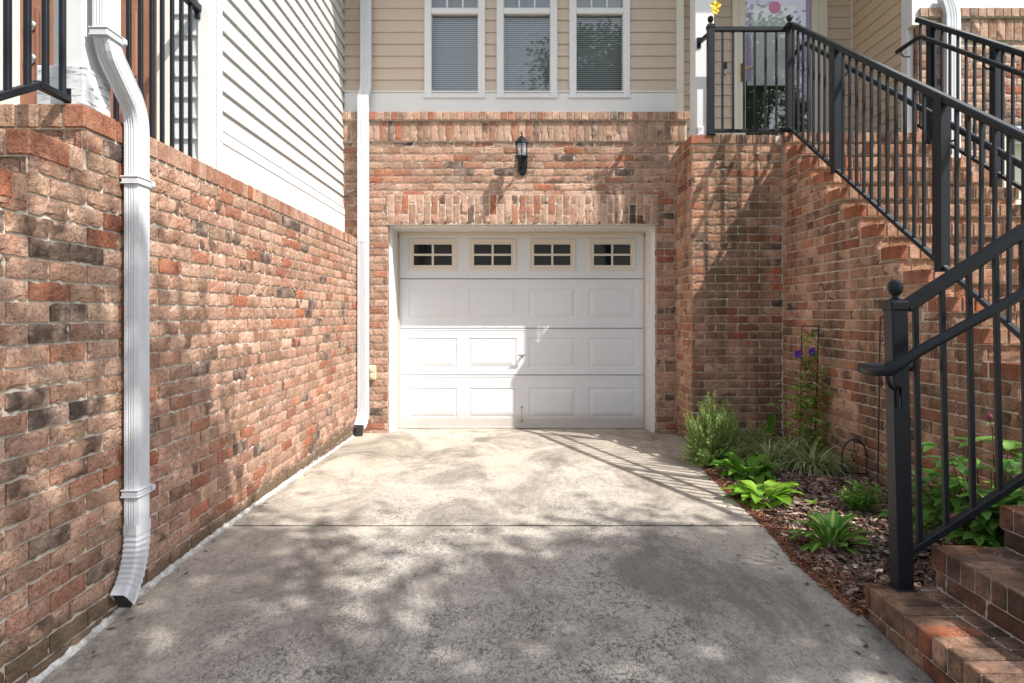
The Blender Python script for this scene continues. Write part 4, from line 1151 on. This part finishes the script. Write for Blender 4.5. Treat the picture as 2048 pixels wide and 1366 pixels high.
chips(17000, 0, 0, (.02, .075), (.008, .028), "mulch", M['mulch'], "brown bark mulch and dry leaves covering the garden bed")
chips(9000, -.02, .3, (.015, .045), (.003, .009), "red_mulch", M['redmulch'], "reddish shredded mulch along the driveway edge", edge=True)

B = MB()
for _ in range(150):
    y = rng.uniform(2.2, 7.3); x = ex(y)-abs(rng.gauss(0, .10))-.01 if rng.random() < .6 else (-1.60+abs(rng.gauss(0, .05)) if rng.random() < .6 else rng.uniform(-1.5, 1.4))
    a = rng.uniform(0, 6.28); L = rng.uniform(.008, .024); d = Vector((math.cos(a), math.sin(a), rng.uniform(-.2, .3))); sd2 = Vector((-math.sin(a), math.cos(a), 0))
    c = Vector((x, y, dz(x, y)+.006)); B.quad([c-d*L, c+sd2*L*.4, c+d*L, c-sd2*L*.35], 0, rng.random())
tag(B.build("leaf_litter", M['mulch']), "tiny dry leaf bits scattered over the concrete driveway", "leaf litter", kind='stuff')
def rosemary(name, x, y, h, w, n, label):
    t = thing(name, (x, y, gz(y)), label, "shrub"); B = MB(); SB = MB(); z0 = bed_z(x, y)
    for k in range(n):
        a = rng.uniform(0, 2*math.pi); rr = w*math.sqrt(rng.random())*.75; tall = h*(1-.5*(rr/w)**1.5)*rng.choice([rng.uniform(.25, .8), rng.uniform(.6, 1.0)])
        bx, by = x+rr*.35*math.cos(a), y+rr*.35*math.sin(a); tx, ty = x+rr*1.15*math.cos(a), y+rr*1.15*math.sin(a)
        start = rng.uniform(.02, .5)
        p0 = Vector((bx, by, z0)).lerp(Vector((tx, ty, z0+tall)), start*.8); p1 = Vector((tx, ty, z0+tall))
        if rng.random() < .35: p1.z = z0+tall*rng.uniform(.25, .6); p1.x += math.cos(a)*w*.25; p1.y += math.sin(a)*w*.25
        SB.tube([p0, p1], [.0025, .0008], 4)
        L = (p1-p0).length; m = int(L/.0042); r0 = rng.random()
        for i in range(m):
            q = p0.lerp(p1, i/m); d = (p1-p0).normalized(); b = Vector((rng.gauss(0, 1), rng.gauss(0, 1), rng.gauss(0, 1))); b = (b-d*b.dot(d)).normalized()
            dd = (d*.75+b).normalized(); l = rng.uniform(.015, .028); s = dd.cross(d).normalized()*.0017
            B.quad([q-s, q+s, q+dd*l+s*.3, q+dd*l-s*.3], 0, min(1, max(0, r0*.5+(i/m)*.5+rng.uniform(-.15, .15))))
    B.build("foliage", M['rosemary'], t); SB.build("stem", M['stem'], t)
rosemary("rosemary_bush", 1.665, 5.36, .64, .27, 700, "tall bright green rosemary bush at the corner of the bed")
rosemary("rosemary_bush", 2.17, 5.75, .36, .16, 90, "smaller grey green rosemary sprigs behind the grassy clump")

def hosta(x, y, n, L, w, mat, label, up=.9, stripe=False, seed=0):
    t = thing("hosta", (x, y, gz(y)), label, "plant"); B = MB(); SB = MB(); z0 = bed_z(x, y)
    for k in range(n):
        a = 2*math.pi*(k*.382)+rng.uniform(-.2, .2); f = (k+.5)/n; el = up*(1.25-.95*f)+rng.uniform(-.1, .1)
        st = L*rng.uniform(.25, .45)*(1.1-.3*f); d = Vector((math.cos(a)*math.cos(el), math.sin(a)*math.cos(el), math.sin(el)))
        b = Vector((x+.02*math.cos(a), y+.02*math.sin(a), z0)); q = b+d*st
        SB.tube([b, q], .0035, 5)
        B.leaf(q, d, (0, 0, 1), L*rng.uniform(.7, 1.05), w*rng.uniform(.8, 1.1), rng.uniform(.9, 1.5), .16, 8, 0, rng.random(), .07, .42)
    o = B.build("leaves", mat, t, True); add_across(o); SB.build("stalk", M['greenstem'], t)
hosta(1.76, 4.83, 22, .20, .115, M['hosta'], "mid green hosta just in front of the rosemary bush")
hosta(1.635, 4.20, 26, .19, .115, M['hosta_bright'], "brightest yellow green hosta spilling over the driveway edge", up=.75)
hosta(1.655, 3.36, 26, .175, .062, M['hosta_var'], "striped green and cream hosta, the one nearest the lower steps", up=1.15)

def grass(x, y, n, L, rad, label):
    t = thing("lilyturf", (x, y, gz(y)), label, "grass clump"); B = MB(); z0 = bed_z(x, y)
    for k in range(n):
        a = rng.uniform(0, 2*math.pi); rr = rad*math.sqrt(rng.random()); b = Vector((x+rr*math.cos(a), y+rr*.7*math.sin(a), z0)); a2 = a+rng.uniform(-.9, .9); el = rng.uniform(.55, 1.35)
        B.leaf(b, (math.cos(a2)*math.cos(el), math.sin(a2)*math.cos(el), math.sin(el)), (0, 0, 1), L*rng.uniform(.6, 1.15), rng.uniform(.007, .011), rng.uniform(1.2, 2.5), .1, 7, 0, rng.random()**1.3, 0, .35)
    B.build("blades", M['liriope'], t, True)
grass(2.10, 5.25, 300, .36, .10, "arching grassy clump right behind the mid green hosta")
grass(2.34, 5.05, 300, .36, .10, "arching grassy clump nearest the little arched wire border")
grass(2.42, 5.62, 260, .34, .11, "arching grassy clump growing around the vine trellis foot")
t = thing("broad_leaf_plant", (2.36, 6.05, 0), "single upright broad dark green leaf by the landing wall", "plant")
B = MB(); B.tube([(2.35, 6.0, .0), (2.36, 6.0, .16)], .006, 6); B.leaf((2.36, 6.0, .15), (.28, -.1, 1), (0, -1, .2), .24, .085, .15, .15, 7, 0, .1); o = B.build("leaf", M['hosta'], t, True)

def clump(name, x, y, n, h, spread, L, w, mat, label, leaf_per=6, cat="plant", droop=.6, smat='greenstem'):
    t = thing(name, (x, y, gz(y)), label, cat); B = MB(); SB = MB(); z0 = bed_z(x, y)
    for k in range(n):
        a = rng.uniform(0, 2*math.pi); rr = spread*math.sqrt(rng.random()); hh = h*rng.uniform(.45, 1); top = Vector((x+rr*math.cos(a), y+rr*.8*math.sin(a), z0+hh)); b = Vector((x+rr*.3*math.cos(a), y+rr*.3*math.sin(a), z0))
        SB.tube([b, b.lerp(top, .5)+Vector((0, 0, .02)), top], [.003, .0028, .002], 5)
        for i in range(leaf_per):
            q = b.lerp(top, .35+.65*i/leaf_per); aa = i*2.4+rng.uniform(-.4, .4); el = rng.uniform(.0, .7)
            B.leaf(q, (math.cos(aa)*math.cos(el), math.sin(aa)*math.cos(el), math.sin(el)), (0, 0, 1), L*rng.uniform(.7, 1.1), w*rng.uniform(.8, 1.1), droop, .12, 5, 0, rng.random())
    B.build("leaves", mat, t, True); SB.build("stem", M[smat], t)
    return t
clump("perennial_plant", 2.12, 3.92, 20, .20, .13, .075, .014, M['hosta'], "low feathery green clump just left of the black post", 12)
clump("perennial_plant", 2.24, 3.62, 12, .14, .09, .055, .016, M['hosta'], "low dense green tuft partly behind the black post", 12)

# peony: compound leaves in threes
def peony(x, y):
    t = thing("peony", (x, y, gz(y)), "leafy green peony with red stems behind the nearest railing", "plant"); B = MB(); SB = MB(); z0 = bed_z(x, y)
    for k in range(64):
        a = rng.uniform(0, 2*math.pi); rr = .36*math.sqrt(rng.random()); hh = rng.uniform(.18, .62)*(1-.25*rr)
        top = Vector((x+rr*math.cos(a)*1.25, y+rr*.55*math.sin(a), z0+hh)); b = Vector((x+rr*.3*math.cos(a), y+rr*.2*math.sin(a), z0)); mid = b.lerp(top, .55)+Vector((0, 0, .03))
        SB.tube([b, mid, top], [.004, .0035, .0018], 5)
        for (q, n) in ((top, 5), (mid.lerp(top, .5), 3), (mid, 3)):
            for i in range(n):
                aa = a+(i-(n-1)/2)*.75+rng.uniform(-.15, .15); el = rng.uniform(-.15, .55)
                B.leaf(q, (math.cos(aa)*math.cos(el), math.sin(aa)*math.cos(el), math.sin(el)), (0, 0, 1), rng.uniform(.085, .135), rng.uniform(.036, .052), rng.uniform(.3, .9), .14, 6, 0, rng.random(), 0, .42)
    SB.tube([(x+.02, y, z0+.3), (x+.005, y, z0+.66), (x-.01, y, .775)], [.003, .0028, .002], 5)
    for i in range(5): B.leaf((x-.008, y, .755), (math.cos(i*1.26), math.sin(i*1.26), .2), (0, 0, 1), .05, .014, .5, .1, 4, 0, .8)
    B.build("leaves", M['peony'], t, True); SB.build("stem", M['stem'], t)
    for (bx, by, bz) in ((x-.01, y, .79), (1.94, 2.85, .38)):
        Q = MB(); Q.lathe((bx, by, bz-.014), [(.003, 0), (.011, .006), (.014, .016), (.009, .026), (.002, .031)], 10); Q.build("bud", M['bud'], t, True)
peony(2.24, 3.03)

# trellises
def trellis(y, xa, xb, xb0, ztop, label, wob=0):
    t = thing("trellis", ((xa+xb)/2, y, gz(y)), label, "trellis"); B = MB(); z0 = bed_z(min(xa, 2.6), y)-.03
    B.tube([(xa-.035, y-.03, z0), (xa, y, ztop)], .0045, 6); B.tube([(xb0, y-.03, z0), (xb, y, ztop)], .0055, 6); B.tube([(xa, y, ztop), (xb, y, ztop)], .0045, 6)
    B.build("frame", M['terminal'], t)
    C = MB(); nz = 7
    for k in range(nz):
        za = ztop-.02-(ztop-.2)*k/nz; zb = ztop-.02-(ztop-.2)*(k+1)/nz
        for sgn in (0, 1):
            p = [(xa if sgn else xb, y, za), ((xa+xb)/2+(.02 if sgn else -.02), y-.004, (za+zb)/2), (xb if sgn else xa, y, zb)]
            C.tube(p, .0022, 5)
    C.build("lattice", M['terminal'], t)
trellis(5.52, 2.470, 2.612, 2.56, 1.168, "narrow black wire trellis with vine by the stair wall")
trellis(4.33, 2.46, 2.62, 2.615, 1.25, "second black wire trellis mostly hidden by the ball topped post")
vine = thing("clematis_vine", (2.5, 5.5, 0), "clematis vine with two purple flowers climbing the wire trellis", "vine"); B = MB(); SB = MB()
for k in range(5):
    ph_ = rng.uniform(0, 6); pts = [(2.50+.045*math.sin(z*7+ph_)+.02*(k-2)*.5, 5.47+.02*math.cos(z*6+ph_), z) for z in [i*.1 for i in range(0, 11)]]
    SB.tube(pts, .002, 4)
for k in range(460):
    z = rng.choice([rng.uniform(.25, .92), rng.uniform(.1, .7), rng.uniform(.1, 1.12)]); s = .10 if z < .8 else .045
    q = Vector((2.50+rng.gauss(0, s), 5.45+rng.gauss(0, .04), z)); q.x = min(q.x, 2.62); a = rng.uniform(0, 6.28)
    B.leaf(q, (math.cos(a), math.sin(a)-.5, rng.uniform(-.3, .5)), (0, 0, 1), rng.uniform(.04, .07), rng.uniform(.03, .048), .5, .15, 4, 0, rng.random())
B.build("leaves", M['vine'], vine, True); SB.build("stem", M['stem'], vine)
for (fx, fz) in ((wx(1595, 5.38), wz(708, 5.38)), (wx(1623, 5.38), wz(704, 5.38))):
    Q = MB()
    for k in range(6): t0 = k*math.pi/3; Q.leaf((fx, 5.38, fz), (math.cos(t0), -.4, math.sin(t0)), (0, -1, 0), .045, .026, .4, .1, 5, 0, rng.random())
    Q.build("flower", M['purple'], vine, True)
# arched wire border
af = thing("wire_border", (2.5, 4.78, .02), "small black arched wire border with scrolls against the stair wall", "garden edging")
def arc(c, r, a0, a1, n=14, ry=None): return [(c[0]+r*math.cos(a0+(a1-a0)*i/n), c[1], c[2]+(ry or r)*math.sin(a0+(a1-a0)*i/n)) for i in range(n+1)]
B = MB(); ay = 4.80; x0, x1 = wx(1684, ay), wx(1733, ay); cx, rr = (x0+x1)/2, (x1-x0)/2; zc = wz(912, ay)
B.tube([(x0, ay, .0), (x0, ay, zc)], .005, 6); B.tube([(x1, ay, .0), (x1, ay, zc)], .005, 6); B.tube(arc((cx, ay, zc), rr, 0, math.pi, 16, rr*1.35), .0055, 6); B.tube([(x0-.01, ay, .10), (x1+.01, ay, .09)], .004, 6)
B.build("frame", M['terminal'], af, True)
B = MB()
for sgn in (-1, 1):
    pts = [(cx+sgn*(.004+.03*math.cos(t)*(1-t/9)), ay, zc+.035+.03*math.sin(t)*(1-t/9)-.012*t) for t in [i*.45 for i in range(13)]]
    B.tube(pts, .0032, 6)
B.tube([(cx, ay, zc+rr*1.3), (cx, ay, zc+.06)], .003, 5); B.build("scroll", M['terminal'], af, True)
st = MB(); 
ux = wx(1641, 4.64)
st.lathe((0, 0, 0), [(.010, -.016), (.030, -.010), (.037, 0), (.031, .009), (.014, .014)], 14); st.v = [Vector((ux+v.x*1.15, 4.62+v.y*.7, bed_z(ux, 4.62)+.022+v.z)) for v in st.v]
tag(st.build("stone", M['stone'], None, True), "smooth tan oval stone lying on the bark mulch", "stone")
# small sprouts
def sprout(x, y, n, L, label, mat='hosta_bright', z=None):
    t = thing("seedling", (x, y, gz(y)), label, "seedling"); B = MB(); zz = (bed_z(x, y)+.012) if z is None else z
    for k in range(n): a = k*2.4+rng.uniform(-.3, .3); el = rng.uniform(.2, .8); B.leaf((x, y, zz), (math.cos(a)*math.cos(el), math.sin(a)*math.cos(el), math.sin(el)), (0, 0, 1), L*rng.uniform(.7, 1.1), L*.4, .6, .1, 4, 0, rng.random())
    B.build("leaves", M[mat], t, True)
sprout(wx(628, JY), JY, 7, .03, "tiny green weed growing in the driveway joint", z=gz(JY)-.006)
sprout(1.86, 4.02, 6, .05, "small pale seedling in mulch between the bright and striped hostas")
sprout(2.42, 4.88, 6, .055, "small yellow green seedling at the foot of the wire border")
sprout(1.70, 2.86, 8, .05, "small seedling in mulch left of the black post base", 'hosta')
sprout(1.475, 2.45, 9, .028, "low weed between driveway and lowest brick step", 'hosta', z=gz(2.45)+.005)

# ------------------------------------------------------------------ trees across the street, one shading the drive, two added shade canopies
def tree(x, y, h, cr, cz, ch, nclump, per, leaf, label, trunk_r=.18, gaps=1.0, seed=1, flat=1.0):
    rr = random.Random(seed); t = thing("shade_tree", (x, y, gz(y)-.07), label, "tree", None); TB = MB()
    TB.tube([(x, y, gz(y)-.1), (x+.1, y, h*.25), (x-.05, y+.1, h*.5), (x+.1, y, h*.8)], [trunk_r, trunk_r*.75, trunk_r*.5, trunk_r*.15], 10)
    B = MB()
    for k in range(nclump):
        while True:
            v = Vector((rr.uniform(-1, 1), rr.uniform(-1, 1), rr.uniform(-1, 1)))
            if .25 < v.length < 1: break
        c = Vector((x+v.x*cr, y+v.y*cr*flat, cz+v.z*ch))
        if k % 3 == 0: TB.tube([(x, y, h*rr.uniform(.25, .6)), Vector((x, y, cz-ch*.3)).lerp(c, .6), c], [trunk_r*.3, trunk_r*.15, .012], 5)
        s = rr.uniform(.35, .75)*gaps
        for _ in range(per):
            q = c+Vector((rr.gauss(0, s*.5), rr.gauss(0, s*.5), rr.gauss(0, s*.32))); a = rr.uniform(0, 6.28); el = rr.uniform(-.7, .7); d = Vector((math.cos(a)*math.cos(el), math.sin(a)*math.cos(el), math.sin(el))); sd_ = Vector((-math.sin(a), math.cos(a), rr.uniform(-.6, .6))).normalized()*leaf*.45
            B.quad([q-d*leaf*.5, q+sd_*.9, q+d*leaf*.6, q-sd_*.9], 0, rr.random())
    B.build("crown", M['tree'], t); TB.build("trunk", M['bark'], t)
tree(5.7, -2.2, 9.0, 2.5, 7.4, 1.5, 66, 105, .11, "leafy tree beside the driveway casting dappled shade on the concrete", .16, seed=5, flat=.95)
tree(2.95, -.55, 8.0, 1.25, 7.2, .8, 20, 110, .10, "unseen extra leafy canopy added to shade the near left wall", .05, seed=8, flat=1.0)  # extra canopy added out of view to shade left wall and downspout
tree(5.85, -.2, 8.0, .75, 7.2, .6, 18, 125, .10, "unseen small leafy canopy added to shade the nearest railing", .06, seed=9, flat=1.0)  # canopy added out of view so the lower railing falls in shade
tree(5.5, -22, 17, 5.0, 11.5, 5.5, 200, 110, .26, "tall broad tree across the street opposite the garage", .35, 2.0, 11)
tree(14, -24, 16, 5.5, 10.5, 5, 110, 100, .34, "tall tree across the street farther right", .35, 2.0, 12)
tree(-13, -25, 13, 4.5, 8.5, 4, 90, 90, .34, "rounded tree across the street at the far left", .3, 2.0, 13)
for o in list(S.objects):
    if o.parent is None and o.get('label'):
        n = o.name.split('.')[0]
        g = {'hosta': "hostas in the garden bed", 'downspout': "downspouts on the house fronts", 'stair_railing': "black railings beside steps",
             'shade_tree': "shade trees", 'lilyturf': "grassy clumps in the garden bed", 'seedling': "small self sown seedlings", 'trellis': "wire trellises against the stair wall",
             'rosemary_bush': "rosemary bushes", 'perennial_plant': "low perennials by the black post", 'neighbor_house': "neighbouring townhouses"}.get(n)
        if g: o['group'] = g
